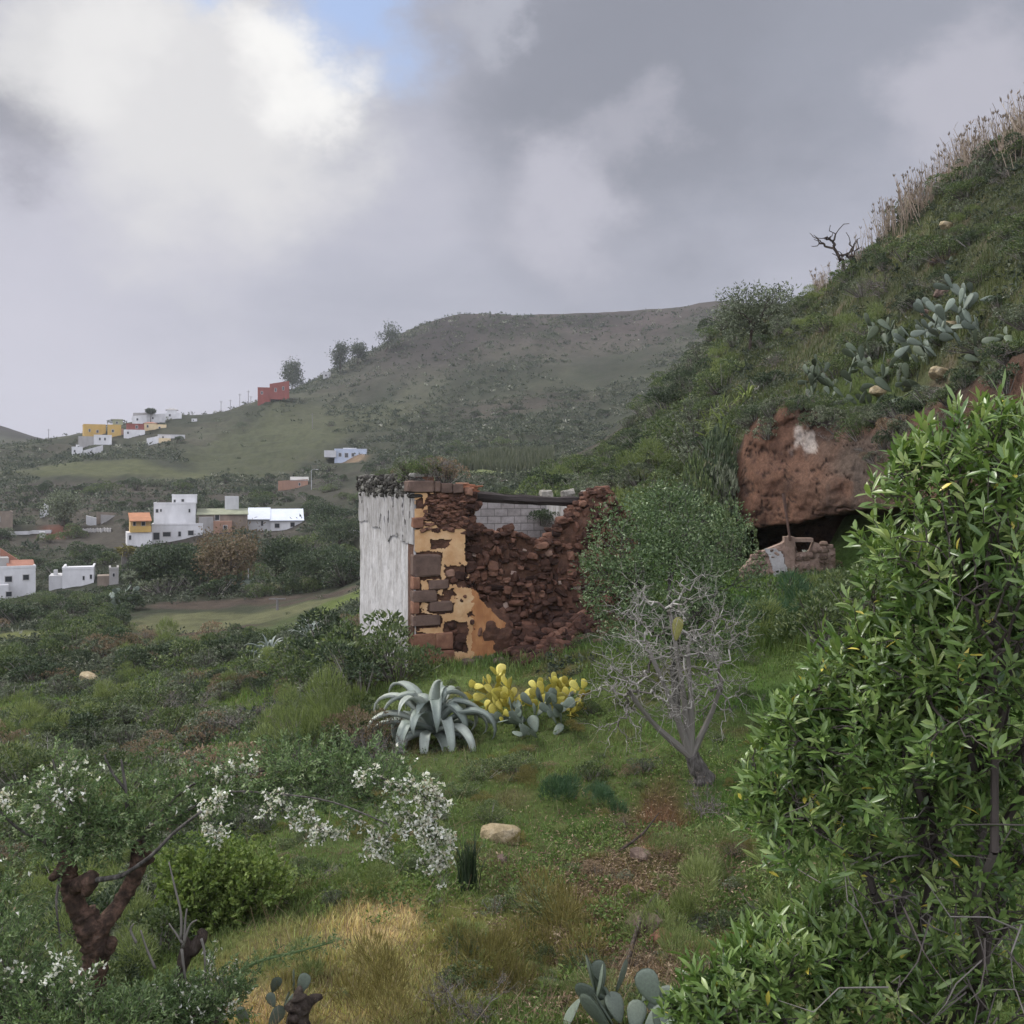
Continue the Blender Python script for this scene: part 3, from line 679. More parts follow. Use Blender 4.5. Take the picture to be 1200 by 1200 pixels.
crk = np.abs(fbm(Xc/1.1 + .3*nn, Yc/1.1, Zc/.8, 4, 61)); col = layc(col, (.025,.018,.015), (1 - sstep(.0, .045, crk))*.85); stn = fbm(Xc/.7, Yc/.7, Zc/3.5, 4, 62); col = layc(col, (.075,.062,.055), sstep(.12, .4, stn)*.6)
Yc = Yc + .10*(1 - sstep(.0, .07, crk)); I = np.arange(NU*150).reshape(NU, 150)
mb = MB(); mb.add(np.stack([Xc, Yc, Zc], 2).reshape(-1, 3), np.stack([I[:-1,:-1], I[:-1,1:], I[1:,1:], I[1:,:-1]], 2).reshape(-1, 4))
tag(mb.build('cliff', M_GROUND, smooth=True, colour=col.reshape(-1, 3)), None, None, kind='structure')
def cliff_pt(px, py):
    """a point on the cliff face seen at that pixel"""
    i = int(np.clip(round((px - 826)/444*(NU-1)), 0, NU-1)); j = np.argmin(np.abs(PYc2[i, 10:95] - py)) + 10
    return np.array([Xc[i, j], Yc[i, j], Zc[i, j]])

# the walled-up cave mouth
M_TAN = leaf_mat('tan field stone', [(0, (.07,.05,.04)), (.5, (.17,.12,.09)), (.85, (.26,.19,.15)), (1, (.36,.31,.27))], .95, 0, .1); add_bump(M_TAN, 11, .7, .04)
cw = thing('cave_wall', 'low patched stone and plaster wall closing the mouth of the red cave', 'wall', P(905, 690, 31.2), -.12)
mpx = 31.2/F
mb = MB(); us = np.linspace(-1.0, 1.95, 60); 
tw_ = np.interp(us, [-1.0, -.75, -.5, .3, .4, .68, .75, 1.15, 1.3, 1.95], [.55, .85, 1.12, 1.45, 1.56, 1.58, 1.15, 1.15, 1.50, 1.30])
vv = np.linspace(0, 1, 26); Ug = np.repeat(us[:, None], 26, 1); Vg = -1.0 + (tw_[:, None]+1.0)*vv[None]
Fg = .06*fbm(Ug*3, Vg*4, 0, 4, 50) - .1*np.cos(Ug); I = np.arange(60*26).reshape(60, 26); M = 60*26
q0 = np.stack([I[:-1,:-1], I[1:,:-1], I[1:,1:], I[:-1,1:]], 2).reshape(-1, 4)
mb.add(np.concatenate([np.stack([Ug, Fg, Vg], 2).reshape(-1, 3), np.stack([Ug, Fg + .45, Vg], 2).reshape(-1, 3)]), np.concatenate([q0, q0[:, ::-1]+M, np.stack([I[:-1,-1], I[1:,-1], I[1:,-1]+M, I[:-1,-1]+M], 1), np.stack([I[0,:-1], I[0,1:], I[0,1:]+M, I[0,:-1]+M], 1)]))
M_CAVEW = rough_mat('patched cave wall', [(.3, (.12,.085,.065)), (.5, (.24,.17,.13)), (.7, (.33,.25,.20))], scale=2.6, bump=.6, bscale=9, dist=.05)
wl = mb.build('masonry', M_CAVEW, cw); mb = MB()
for k in range(150):
    u_ = R.uniform(-.98, 1.9); h_ = float(np.interp(u_, us, tw_)); v_ = R.uniform(-.2, h_ + .03)
    if .62 < u_ < 1.28 and v_ > 1.1: continue
    s_ = R.uniform(.09, .26); stone(mb, (u_, -.1*math.cos(u_) + .06 + R.normal()*.03, v_), (s_*1.3, .24, s_*.8), (R.normal()*.2, R.normal()*.25), .32, .6, np.clip(R.beta(3, 2)*.95, 0, 1))
mb.build('stone_facing', M_TAN, wl)
us = np.arange(-.35, .55, .03); vs = np.arange(.3, 1.35, .03); Uc, Vc = np.meshgrid((us[:-1]+us[1:])/2, (vs[:-1]+vs[1:])/2, indexing='ij')
ms = (np.abs(Uc - .05 - .25*(1.1-Vc)) < .22 + .16*fbm(Uc*5, Vc*3, 0, 3, 51)) & (Vc < 1.28 + .1*fbm(Uc*6, 0, 0, 2, 52))
mb = MB(); sheet(mb, lambda U, V, n: np.stack([U, -.16 - n, V], -1), us, vs, ms, .03, .02); mb.build('white_plaster_patch', M_LIME, wl)
mb = MB(); box(mb, .36, .66, -.18, .30, -.8, 1.66); mb.build('pillar', M_CAVEW, cw)
mb = MB(); box(mb, .66, 1.25, -.10, .34, 1.50, 1.62); mb.build('lintel', M_CAVEW, cw)
M_IRON = rough_mat('rusty iron', [(.3, (.05,.035,.03)), (.7, (.13,.08,.06))], scale=6, bump=.2)
mb = MB(); p0, p1 = P(926, 634, 30.9), P(918, 578, 31.0)
tube(mb, [p0, p0*.6+p1*.4, p1], [.04,.04,.055], 8, sub=2); tag(mb.build('iron_pole', M_IRON), 'thin rusty iron pole leaning against the red cliff above the cave wall', 'pole')
# ------------------------------------------------------------------ houses of the valley
def paint(name, c, v=.2): return rough_mat(name, [(.3, tuple(x*(1-v) for x in c)), (.7, tuple(min(.9, x*(1+v*.6)) for x in c))], scale=.5, detail=9, bump=.15, rough=.9, dist=.03, stretch=(1, 1, .45))
W_ = paint('white house paint', (.57,.57,.56)); W2 = paint('greyed white paint', (.46,.46,.45)); CREAM = paint('cream paint', (.62,.50,.30)); OCH = paint('yellow paint', (.46,.31,.10)); ORA = paint('orange yellow paint', (.50,.34,.15))
REDP = paint('red paint', (.22,.072,.058)); BLU = paint('pale blue paint', (.42,.47,.55)); GRY = paint('grey render', (.30,.29,.27)); STN = paint('brown stone', (.22,.18,.14), .35); TER = paint('clay roof', (.29,.14,.095), .25); ORT = paint('orange roof', (.36,.17,.09), .25)
GRF = paint('mossy flat roof', (.24,.25,.17), .3); ZNC = paint('pale sheet roof', (.54,.57,.61), .1); BRK = paint('brick wall', (.30,.18,.125), .25)
M_PANE, nt, out = new_mat('dark window glass'); b = nt.nodes.new('ShaderNodeBsdfPrincipled'); b.inputs['Base Color'].default_value = (.03,.033,.036,1); b.inputs['Roughness'].default_value = .15; nt.links.new(b.outputs[0], out.inputs[0])
FRM = paint('window frame', (.45,.44,.42))

def building(name, label, cat, cxp, pyb, blocks, wins=(), Y=None, rz=0.0, group=None, ymin=100):
    if Y is None: Y = hit(cxp, pyb, ymin)
    th_ = math.atan((600 - cxp)/F); m = Y / F; org = P(cxp, pyb, Y); root = thing(name, label, cat, org, rz + th_, group); root.scale = (math.cos(th_), 1, 1)
    parts = []
    for bl in blocks:
        pn, x0, x1, y0, y1, dy, dep, mat = bl[:8]; kind = bl[8] if len(bl) > 8 else 'flat'
        X0, X1, Z1, Z0 = (x0-cxp)*m, (x1-cxp)*m, (pyb-y0)*m, (pyb-y1)*m
        if y1 >= pyb - .5: Z0 -= 5.0
        mb = MB()
        if kind in ('flat', 'x'): box(mb, X0, X1, dy, dy+dep, Z0, Z1)
        elif kind == 'shed':       # roof plane rising to the back
            t = .16
            v = [(X0, dy-.2, Z0), (X1, dy-.2, Z0), (X1, dy+dep, Z1), (X0, dy+dep, Z1)]
            v = v + [(a, b_, c - t) for a, b_, c in v]; mb.add(v, [[0,1,2,3],[7,6,5,4],[0,4,5,1],[1,5,6,2],[2,6,7,3],[3,7,4,0]])
        elif kind == 'hip':
            xm, ym, h = (X0+X1)/2, dy+dep/2, Z1
            v = [(X0-.3, dy-.3, Z0), (X1+.3, dy-.3, Z0), (X1+.3, dy+dep+.3, Z0), (X0-.3, dy+dep+.3, Z0), (X0+(X1-X0)*.3, ym, h), (X1-(X1-X0)*.3, ym, h)]
            mb.add(v, [[0,1,5,4],[2,3,4,5],[3,2,1,0]], [[1,2,5],[3,0,4]])
        elif kind == 'slope':      # a wall whose top falls to one side: y0 at left, last item at right
            Z2 = (pyb-bl[9])*m
            v = [(X0,dy,Z0),(X1,dy,Z0),(X1,dy+dep,Z0),(X0,dy+dep,Z0),(X0,dy,Z1),(X1,dy,Z2),(X1,dy+dep,Z2),(X0,dy+dep,Z1)]; mb.add(v, BOXQ)
        parts.append((mb.build(pn, mat, root), dy))
        if kind == 'flat' and pn == 'wall' and (x1-x0) > 8:
            mb = MB(); t = .25                                             # a low parapet with a coping proud of the wall
            for (a0, a1, c0, c1) in ((X0-.05, X1+.05, dy-.05, dy+t), (X0-.05, X0+t, dy+t, dy+dep), (X1-t, X1+.05, dy+t, dy+dep)): box(mb, a0, a1, c0, c1, Z1+.003, Z1+.35)
            mb.build('parapet', mat, parts[-1][0])
    for (x0, x1, y0, y1, k) in wins:
        p, dy = parts[k]; X0, X1, Z1, Z0 = (x0-cxp)*m, (x1-cxp)*m, (pyb-y0)*m, (pyb-y1)*m; f = min(.12, (X1-X0)*.14)
        mb = MB()
        for (a0, a1, c0, c1) in ((X0-f, X1+f, Z1, Z1+f), (X0-f, X1+f, Z0-f, Z0), (X0-f, X0, Z0, Z1), (X1, X1+f, Z0, Z1)): box(mb, a0, a1, dy-.07, dy-.003, c0, c1)
        w_ = mb.build('window', FRM, p); mb = MB(); box(mb, X0, X1, dy-.03, dy-.005, Z0, Z1); mb.build('pane', M_PANE, w_)
    return root
building('white_house', 'white two storey house with red tiled roof edge beside the low valley track', 'house', 20, 700,
  [('wall', -25, 42, 666, 700, 0, 9, W_), ('roof', 9, 42, 658.5, 666, 0.4, 4, TER, 'shed'), ('wall', -25, 12, 655, 668, 3, 6, GRY, 'x'), ('gable', -20, 3, 644, 668, 7, 3, W2, 'slope', 646), ('gable', 3, 27, 645, 668, 7, 3, TER, 'slope', 661), ('annex', -25, 9, 683, 700, -2.5, 2.5, W_)],
  [(6,14,675,681.5,0),(27,34,674,680,0),(6,12.5,691,696.5,5),(11,16,662,666,2)], ymin=125, rz=.06)
building('white_house', 'low white flat roofed house with water tank on its annex', 'house', 84, 688,
  [('wall', 73, 110, 667.5, 688, 0, 7, W_), ('annex', 57, 73, 674.5, 688, .5, 5, W2), ('water_tank', 62, 66.5, 668.5, 674.5, 1.5, 1, W2), ('chimney', 73, 77.5, 664.5, 667.5, 2, .8, W_)],
  [(97,99.2,675.5,680,0),(105.5,108,674,679,0)], ymin=125, rz=-.05)
building('stone_hut', 'small beige hut of two stepped blocks beside the low white house', 'hut', 127, 686, [('wall', 128, 139, 668, 686, 0, 4, GRY), ('annex', 114, 128, 675, 686, .3, 3, STN)], [(132,134.5,672,676,0)], ymin=125)
building('stone_house', 'old brown stone house among dark scrub', 'house', 5, 619, [('wall', -14, 15, 601, 619, 0, 7, STN)], [(-3,0,606,611,0)], rz=.05)
building('stone_ruin', 'long low ruined wall of pale stone in the scrub', 'ruin', 123, 612, [('wall', 101, 113, 604, 612, 0, 3, W2, 'slope', 607), ('wall', 113, 147, 600, 612, .8, .6, STN, 'slope', 602), ('wall', 118, 146, 603, 612, 0, .5, GRY, 'slope', 605)])
building('white_hut', 'tiny white cube hut below the pale stone ruin', 'hut', 49.5, 631, [('wall', 46, 53, 623, 631, 0, 1.6, W_, 'x')], [(48,49.5,625.5,628,0)])
building('white_shed', 'narrow white shed beside red bare earth', 'shed', 54, 604, [('wall', 51.5, 57, 589.5, 604, 0, 3, W_, 'slope', 593), ('annex', 47, 56, 597, 604, -.6, .6, W2)], [(53,54.5,595,598,0)])
building('balcony_house', 'ochre house with orange roof and yellow balcony over a white ground floor', 'house', 164, 640,
  [('wall', 153, 176.5, 609.5, 624, 0, 7, ORA, 'x'), ('roof', 151.5, 177.5, 601.5, 610, -1.2, 7, ORT, 'shed'), ('wall', 149, 178, 624, 640, -.8, 8, W_, 'x'), ('balcony', 152, 177, 616.5, 623.5, -1.1, .3, OCH)],
  [(156,159,611.5,616,0),(166,170,611.5,616,0),(151,153.5,627,632,2)], ymin=150, rz=.05)
building('white_house', 'white cascading house of three stepped storeys with dark garage door', 'house', 205, 634,
  [('wall', 178, 238, 615.5, 634, 0, 8, W_), ('wall', 179, 229, 591, 615.5, 3.5, 7, W_), ('wall', 200, 230, 581.5, 591, 6, 5, W_)],
  [(180,187,624,632,0),(191,200,623.5,628.5,0),(209,212,623,628.5,0),(220.5,227,622,627.5,0),(181.5,184.5,597,601,1),(186.5,188.5,597,600,1),(220.5,222.5,597,601,1),(202,204.5,586,590,2),(211.5,214.5,585.5,588.5,2)], ymin=150, rz=-.04)
building('farm_ruin', 'grey stone farmhouse ruin with mossy flat roof and pale cistern on top', 'ruin', 255, 626,
  [('wall', 232, 291, 603, 626, 3.2, 7, STN, 'x'), ('roof', 230, 292, 597, 603, 3.0, 7.5, GRF, 'shed'), ('annex', 250, 272, 611, 626, .4, 2.8, BRK), ('lean_to', 233, 250, 606, 626, 1.2, 2, GRY), ('cistern', 264, 281, 582, 599, 9, 3, W2)],
  [(252,257,604,610,0),(262,266,616,622,2)], ymin=150)
building('white_house', 'white house under a broad pale sheet roof next to the farmhouse ruin', 'house', 322, 622,
  [('wall', 317, 355, 609.5, 622, 0, 6, W_, 'x'), ('roof', 316, 356.5, 597, 609.7, -.3, 7, ZNC, 'shed'), ('wall', 291, 317, 608, 622, .4, 6, W2, 'x'), ('roof', 290, 317, 595.5, 608.2, .1, 7, ZNC, 'shed')],
  [(322,327.5,613.5,618.5,0),(340.5,345.5,612.5,617.5,0),(306,308.5,610.5,616,2)], ymin=150)
building('brick_shed', 'long low brick orange shed beside a street lamp', 'shed', 344, 573, [('wall', 326, 361, 563.5, 573, 0, 5, BRK, 'slope', 561.5), ('roof', 340, 362, 558.5, 562.5, .1, 5, GRY, 'shed')], [(350,352,566,569,0)], ymin=200)
building('blue_house', 'pale blue and white flat house beside a bare earth track', 'house', 405, 541, [('wall', 392, 430, 527, 541, 0, 9, BLU), ('annex', 380, 394, 528, 536, -1, 8, W2), ('wall', 402, 418, 524.5, 527, 3, 4, W_, 'x')], [(397,400,531,535,0),(404,408,531,536,0),(412,415,531,535,0),(421,424,532,539,0)], ymin=240)
building('red_house', 'dark red house on the ridge under a tall eucalyptus', 'house', 320, 470, [('wall', 302, 317, 455, 470, 0, 9, REDP), ('wall', 316, 339, 450, 468, -.5, 9, REDP, 'slope', 446)], [(306,308,459,462,0),(322,324,455,459,1),(331,333,453,457,1)], ymin=300)
building('white_hut', 'small pale hut alone on the high ridge', 'hut', 383, 443, [('wall', 378.5, 387.5, 436.5, 443, 0, 4, W2)], [(381,383,439,441,0)], ymin=300)
# the village on the spur
V = 'village houses on the spur'
building('yellow_house', 'largest deep yellow block of the village on the spur', 'house', 111, 512, [('wall', 98, 124, 498, 512, 0, 11, OCH)], [(104,106,503,506,0),(113,115.5,504,507,0)], ymin=300, rz=.05, group=V)
building('yellow_house', 'smaller yellow house with darker orange wing beside the big yellow block', 'house', 134, 512, [('wall', 126, 142, 498.5, 512, 0, 9, OCH), ('wall', 140, 144.5, 502, 512, .3, 7, BRK, 'x')], [(131,133.5,503.5,506.5,0)], ymin=300, group=V)
building('white_house', 'pale blue white house directly below the yellow houses', 'house', 120, 521, [('wall', 110, 131, 510.5, 521, 0, 6, W_), ('annex', 92, 110, 511.5, 521, .5, 5, GRY)], [(116,118,513,516,0),(122,124,513,516,0)], ymin=300, group=V)
building('white_house', 'lowest small white village house with pale ramp beside it', 'house', 91, 534, [('wall', 84, 97, 524.5, 534, 0, 6, W_), ('wall', 89, 93, 521, 524.5, 1, 3, W_, 'x'), ('ramp', 97, 121, 528, 534, 0, 1, W2, 'slope', 521)], [(86.5,88.5,527.5,530,0),(91,93,522.5,524.5,1)], ymin=300, group=V)
building('white_house', 'long white village house with crimson upper wall', 'house', 156, 512, [('wall', 145, 170, 503.5, 512, 0, 7, W_, 'x'), ('wall', 148, 169, 497, 503.5, 1.5, 6, REDP)], [(149,151,506,508.5,0),(159,161.5,498.5,501.5,1)], ymin=300, group=V)
building('cream_house', 'cream gabled house in the middle of the village', 'house', 177, 504, [('wall', 169, 183.5, 496, 504, 0, 8, CREAM, 'x'), ('roof', 168.5, 184, 494, 496, 0, 8, TER, 'hip'), ('wall', 183.5, 195, 498, 506, .6, 6, CREAM)], [(172,174,498,501,0),(186,188,500,503,1)], ymin=300, group=V)
building('white_house', 'white village house with yellow base nearest the green field', 'house', 197, 517, [('wall', 185, 217, 510, 515, 1.5, 6, W2), ('wall', 186, 200, 513.5, 517, 0, 4, CREAM, 'x'), ('annex', 172, 186, 514, 518, .3, 3, W_, 'slope', 511)], [(190,192,511.3,513.3,0),(205,208,511.5,513.5,0)], ymin=300, group=V)
building('green_house', 'small olive house with tree on its roof edge in the village', 'house', 138, 499, [('wall', 132, 144, 492, 499, 0, 7, paint('olive paint', (.28,.29,.18))), ('roof', 131, 146, 490.5, 492, 0, 7, GRY, 'hip')], [(136,138,494,496.5,0)], ymin=300, group=V)
building('white_house', 'topmost white village house with grey hipped roof', 'house', 203, 491, [('wall', 194, 213, 483.5, 492, 0, 8, W_, 'x'), ('upper_wall', 196, 207, 480, 483.5, 2, 5, W2), ('roof', 194.5, 208.5, 477.8, 480, 2, 5, GRY, 'hip')], [(198,200,485.5,488,0)], ymin=300, group=V)
building('white_house', 'long pale terrace of the village with grey sloping roof line', 'house', 172, 497, [('wall', 155, 172, 488, 497, 0, 8, W_, 'slope', 486), ('wall', 172, 194, 486, 495, .2, 8, W2, 'slope', 484), ('roof', 156, 180, 484, 488, 1, 7, GRY, 'slope', 483)], [(160,162,490.5,493,0),(178,180,488.5,491,1)], ymin=300, group=V)
building('white_hut', 'lone white hut on the slope right of the village', 'hut', 228, 494, [('wall', 224.5, 231, 490.5, 495, 0, 3, W_, 'x')], [(226,227.2,491.8,493.2,0)], ymin=300)
# walls, lamps and poles
def strip_wall(name, label, px0, px1, py0, py1, h, mat, ymin, th=.4):
    mb = MB(); xs = np.linspace(px0, px1, 24); pts = []
    for x in xs:
        Yh = hit(x, np.interp(x, [px0, px1], [py0, py1]), ymin); pts.append(on(x, Yh))
    pts = np.array(pts); d = np.array([0, th, 0]); lo = np.array([0, 0, -1.5]); hi = np.array([0, 0, h]); n = len(pts)
    v = np.concatenate([pts + lo, pts + hi, pts + hi + d, pts + lo + d]); i = np.arange(n - 1)
    mb.add(v, np.concatenate([np.stack([i + a*n, i+1 + a*n, i+1 + b_*n, i + b_*n], 1) for a, b_ in ((0,1),(1,2),(2,3))])); return tag(mb.build(name, mat), label, 'wall')
strip_wall('roadside_wall', 'long pale wall of the valley road above the red roofed house', -40, 60, 629, 625, .8, W2, 150)
strip_wall('roadside_wall', 'short pale length of road wall between tall trunk and scrub', 92, 130, 624, 623, .8, GRY, 150)
strip_wall('roadside_wall', 'pale road wall ending behind the white ruin wall', 396, 424, 628, 626, .9, W2, 150)
M_POLE = flat_mat('weathered pole', (.16,.15,.14)); M_LAMP = flat_mat('lamp metal', (.34,.35,.35))
def street_lamp(px, pyt, pyb, label, ymin, arm=-1):
    Y = hit(px, pyb, ymin); m = Y/F; h = (pyb-pyt)*m; r = thing('street_lamp', label, 'street lamp', on(px, Y))
    mb = MB(); tube(mb, [(0,0,-.5),(0,0,h*.5),(0,0,h)], [.11,.09,.07], 6); p = mb.build('pole', M_LAMP, r)
    mb = MB(); tube(mb, [(0,0,h-.05),(arm*.6,-.1,h+.25),(arm*1.3,-.2,h+.2)], [.05,.05,.05], 5); mb.build('arm', M_LAMP, r)
    mb = MB(); stone(mb, (arm*1.6,-.2,h+.18), (.7,.3,.16), None, .02, .4); mb.build('lamp_head', W2, r)
street_lamp(365, 551, 574, 'grey street lamp beside the long brick orange shed', 200, 1)
street_lamp(291, 666, 684, 'short pale street lamp at the edge of the upper field terrace', 60, -1)
def utility_pole(px, pyt, pyb, Y, label, grp=None):
    m = Y/F; h = (pyb-pyt)*m; o = on(px, Y); r = thing('utility_pole', label, 'pole', o, 0, grp)
    mb = MB(); tube(mb, [(0,0,-1),(0,0,h)], [.16,.11], 6); p = mb.build('pole', M_POLE, r); mb = MB(); box(mb, -.8, .8, -.06, .06, h*.9, h*.9+.12); mb.build('crossarm', M_POLE, r)
for (x, a, b_, Y) in ((259,472,487,505),(270,470,484,500),(281,462,478,495),(291,458,476,490),(294,466,477,488)): utility_pole(x, a, b_, Y, 'thin dark pole on the ridge between the village and the red house', 'poles along the ridge')
utility_pole(57, 505, 520, 450, 'thin pole on the skyline before the village'); utility_pole(325, 690-12, 690+2, 96, 'short bare post at the field terrace'); utility_pole(185, 688, 706, 118, 'short dark post below the dark trees'); utility_pole(366, 478, 496, 430, 'lone thin pole on the green hill below the eucalyptus trees')
utility_pole(126, 492, 500, 520, 'thin mast rising behind the yellow village houses')
# ------------------------------------------------------------------ leaves and twigs
def vary(m, lo=(.72,.74,.7), hi=(1.28,1.22,1.2)):
    """each plant a little lighter or darker than its neighbour"""
    nt = m.node_tree; oi = nt.nodes.new('ShaderNodeObjectInfo')
    v = ramp(nt, oi.outputs['Random'], [(0, lo), (.5, (1, 1, 1)), (1, hi)])
    for b in [n for n in nt.nodes if n.type == 'BSDF_PRINCIPLED']:
        src = b.inputs['Base Color'].links[0].from_socket; nt.links.new(mixc(nt, 1.0, src, v, 'MULTIPLY'), b.inputs['Base Color'])
    return m
L_SPURGE = vary(leaf_mat('grey green leaf', [(0, (.035,.042,.026)), (.4, (.075,.088,.055)), (.75, (.125,.145,.095)), (1, (.21,.23,.165))], .65, .15))
L_LEAFY = vary(leaf_mat('mid green leaf', [(0, (.024,.038,.015)), (.45, (.055,.078,.030)), (.8, (.092,.118,.048)), (1, (.16,.18,.08))], .5, .2))
L_BROOM = vary(leaf_mat('fine green broom', [(0, (.05,.064,.024)), (.5, (.105,.132,.046)), (1, (.17,.20,.075))], .7, .25))
L_LIME = vary(leaf_mat('yellow green leaf', [(0, (.05,.075,.018)), (.5, (.088,.125,.030)), (1, (.15,.18,.05))], .6, .3))
L_DARK = vary(leaf_mat('dark evergreen leaf', [(0, (.012,.022,.011)), (.5, (.030,.046,.022)), (.85, (.058,.078,.038)), (1, (.10,.12,.07))], .55, .12))
L_EUC = leaf_mat('eucalyptus leaf', [(0, (.020,.030,.020)), (.5, (.042,.055,.036)), (1, (.085,.10,.065))], .6, .12)
L_RUSSET = vary(leaf_mat('russet dry foliage', [(0, (.075,.052,.034)), (.5, (.135,.098,.062)), (1, (.21,.165,.11))], .8, .15))
L_OLIVE = vary(leaf_mat('brown green feathery foliage', [(0, (.055,.05,.016)), (.5, (.105,.092,.03)), (1, (.17,.15,.05))], .8, .2))
L_BLUE = vary(leaf_mat('blue green feathery foliage', [(0, (.016,.040,.019)), (.5, (.034,.070,.032)), (1, (.06,.105,.048))], .7, .2))
L_TWIG = leaf_mat('grey twig', [(0, (.055,.045,.038)), (.5, (.14,.125,.11)), (1, (.30,.28,.25))], .9, 0, .1)
L_BLEACH = leaf_mat('bleached dead wood', [(0, (.05,.043,.035)), (.45, (.155,.143,.122)), (1, (.36,.345,.305))], .85, 0, .15)
M_BARK = rough_mat('rough dark bark', [(.3, (.022,.017,.014)), (.5, (.06,.046,.036)), (.68, (.12,.10,.085))], scale=14, bump=1.0, bscale=26, dist=.03, stretch=(1, 1, .35))
M_BARKRED = rough_mat('red brown flaking bark', [(.30, (.028,.022,.018)), (.48, (.075,.050,.037)), (.62, (.17,.105,.075)), (.72, (.14,.12,.10))], scale=11, bump=1.0, bscale=24, dist=.03)
M_GREYBARK = rough_mat('grey fibrous bark', [(.3, (.035,.032,.028)), (.5, (.095,.087,.076)), (.7, (.20,.185,.165))], scale=9, bump=1.0, bscale=20, dist=.03, stretch=(2.2, 2.2, .3))
M_PAD = vary(leaf_mat('cactus pad', [(0, (.055,.075,.045)), (.5, (.095,.12,.075)), (1, (.15,.175,.115))], .55, 0, .3), (.8,.8,.8), (1.3,1.3,1.25)); add_bump(M_PAD, 24, .35, .01, (.8, 1.2))
M_PADGREY = vary(leaf_mat('grey cactus pad', [(0, (.085,.108,.082)), (.5, (.135,.165,.125)), (1, (.20,.235,.185))], .55, 0, .3), (.8,.8,.8), (1.25,1.25,1.25)); add_bump(M_PADGREY, 24, .35, .01, (.8, 1.2))
M_PADYEL = vary(leaf_mat('yellowed cactus pad', [(0, (.30,.27,.045)), (.5, (.50,.44,.08)), (1, (.62,.57,.18))], .55, 0, .3), (.7,.66,.6), (1.2,1.2,1.3)); add_bump(M_PADYEL, 20, .35, .01, (.7, 1.15))
M_PADLIME = leaf_mat('yellowing cactus pad', [(0, (.17,.17,.05)), (1, (.36,.33,.11))], .55, 0, .3); add_bump(M_PADLIME, 20, .35, .01, (.7, 1.15))
M_AGAVE = leaf_mat('blue grey agave leaf', [(0, (.075,.10,.085)), (.5, (.20,.235,.20)), (.9, (.36,.39,.33)), (1, (.42,.40,.29))], .5, 0, .3); add_bump(M_AGAVE, 5, .2, .02, (.75, 1.2))

def dome_points(n, lobes=7, flat=.8, rng=R, lo=.5):
    """points near the skins of a few overlapping lobes, with the way out of each"""
    k = rng.normal(size=(lobes, 3)) * np.array([.42, .42, .26]) + np.array([0, 0, .52]); k[:, 2] = np.clip(k[:, 2], .22, 1.05)
    r = rng.uniform(.28, .5, lobes); w = r**2 / (r**2).sum(); i = rng.choice(lobes, n, p=w)
    d = rand_unit(n, rng); d[:, 2] = np.where(d[:, 2] < -.35, -d[:, 2], d[:, 2])
    p = k[i] + d * (r[i] * rng.uniform(lo, 1, n)**.5)[:, None]
    p[:, 2] *= flat; ok = p[:, 2] > .02
    return p[ok], d[ok]

def bush_mesh(kind, seed, n=None):
    rng = np.random.default_rng(seed * 7 + 3); mb = MB()
    if kind == 'spurge':
        p, d = dome_points(n or 230, rng.integers(6, 10), .78, rng, .75); k = 8
        pp = np.repeat(p, k, 0); dd = unit(np.repeat(unit(d + [0, 0, .5]), k, 0) * .8 + rand_unit(len(pp), rng)); tb = np.repeat(rng.normal(0, .16, len(p)), k)
        leaves(mb, pp, dd, rng.uniform(.07, .13, len(pp)), rng.uniform(.022, .04, len(pp)), tint=np.clip(.5 + tb + rng.normal(0, .2, len(pp)), 0, 1)); lm = L_SPURGE
        q = p[rng.choice(len(p), 60)]; sticks(mb, q*.35*[1, 1, 0], q, .02, .01, 3, 1, rng.random(len(q)))
    elif kind in ('leafy', 'dark', 'lime', 'russet'):
        p, d = dome_points(n or 1500, rng.integers(7, 12), .9, rng, .55); s = {'leafy': 1, 'dark': 1, 'lime': .9, 'russet': .7}[kind]
        leaves(mb, p, unit(d + rand_unit(len(p), rng)*.9 + [0, 0, .25]), rng.uniform(.07, .14, len(p))*s, rng.uniform(.035, .065, len(p))*s, tint=np.clip(rng.normal(.5, .24, len(p)), 0, 1))
        lm = {'leafy': L_LEAFY, 'dark': L_DARK, 'lime': L_LIME, 'russet': L_RUSSET}[kind]; q = p[rng.choice(len(p), 40)]; sticks(mb, q*.3*[1, 1, 0], q, .02, .006, 3, 1, rng.random(len(q)))
    elif kind in ('broom', 'olive', 'blue'):
        p, d = dome_points(n or 1900, rng.integers(6, 9), .95, rng, .35)
        dd = unit(d*.7 + rand_unit(len(p), rng)*.45 + [0, 0, .75]); leaves(mb, p - dd*.1, dd, rng.uniform(.14, .30, len(p)), rng.uniform(.010, .018, len(p)), fold=.3, tint=np.clip(rng.normal(.5, .22, len(p)), 0, 1))
        lm = {'broom': L_BROOM, 'olive': L_OLIVE, 'blue': L_BLUE}[kind]
    elif kind == 'dry':
        p, d = dome_points(n or 130, 7, .9, rng, .8); A, B, ra, rb = limbs((0, 0, -.05), p, .03, rng, .10, .0035); sticks(mb, A, B, ra, rb, 3, 1, rng.beta(2, 2, len(A)))
        e = B[rng.choice(len(B), 420)]; sticks(mb, e, e + rand_unit(len(e), rng)*rng.uniform(.05, .16, (len(e), 1)) + [0, 0, .03], .004, .002, 3, 1, rng.random(len(e))); lm = L_RUSSET
        p = p[:60]; leaves(mb, p, rand_unit(len(p), rng), .06, .03, tint=rng.random(len(p)))
    return mb.mesh(kind + '_bush', [lm, L_TWIG])
PROTO = {k: [bush_mesh(k, s + 10*i) for s in range(3)] for i, k in enumerate(('spurge', 'leafy', 'broom', 'dry', 'dark', 'lime', 'russet', 'olive', 'blue'))}
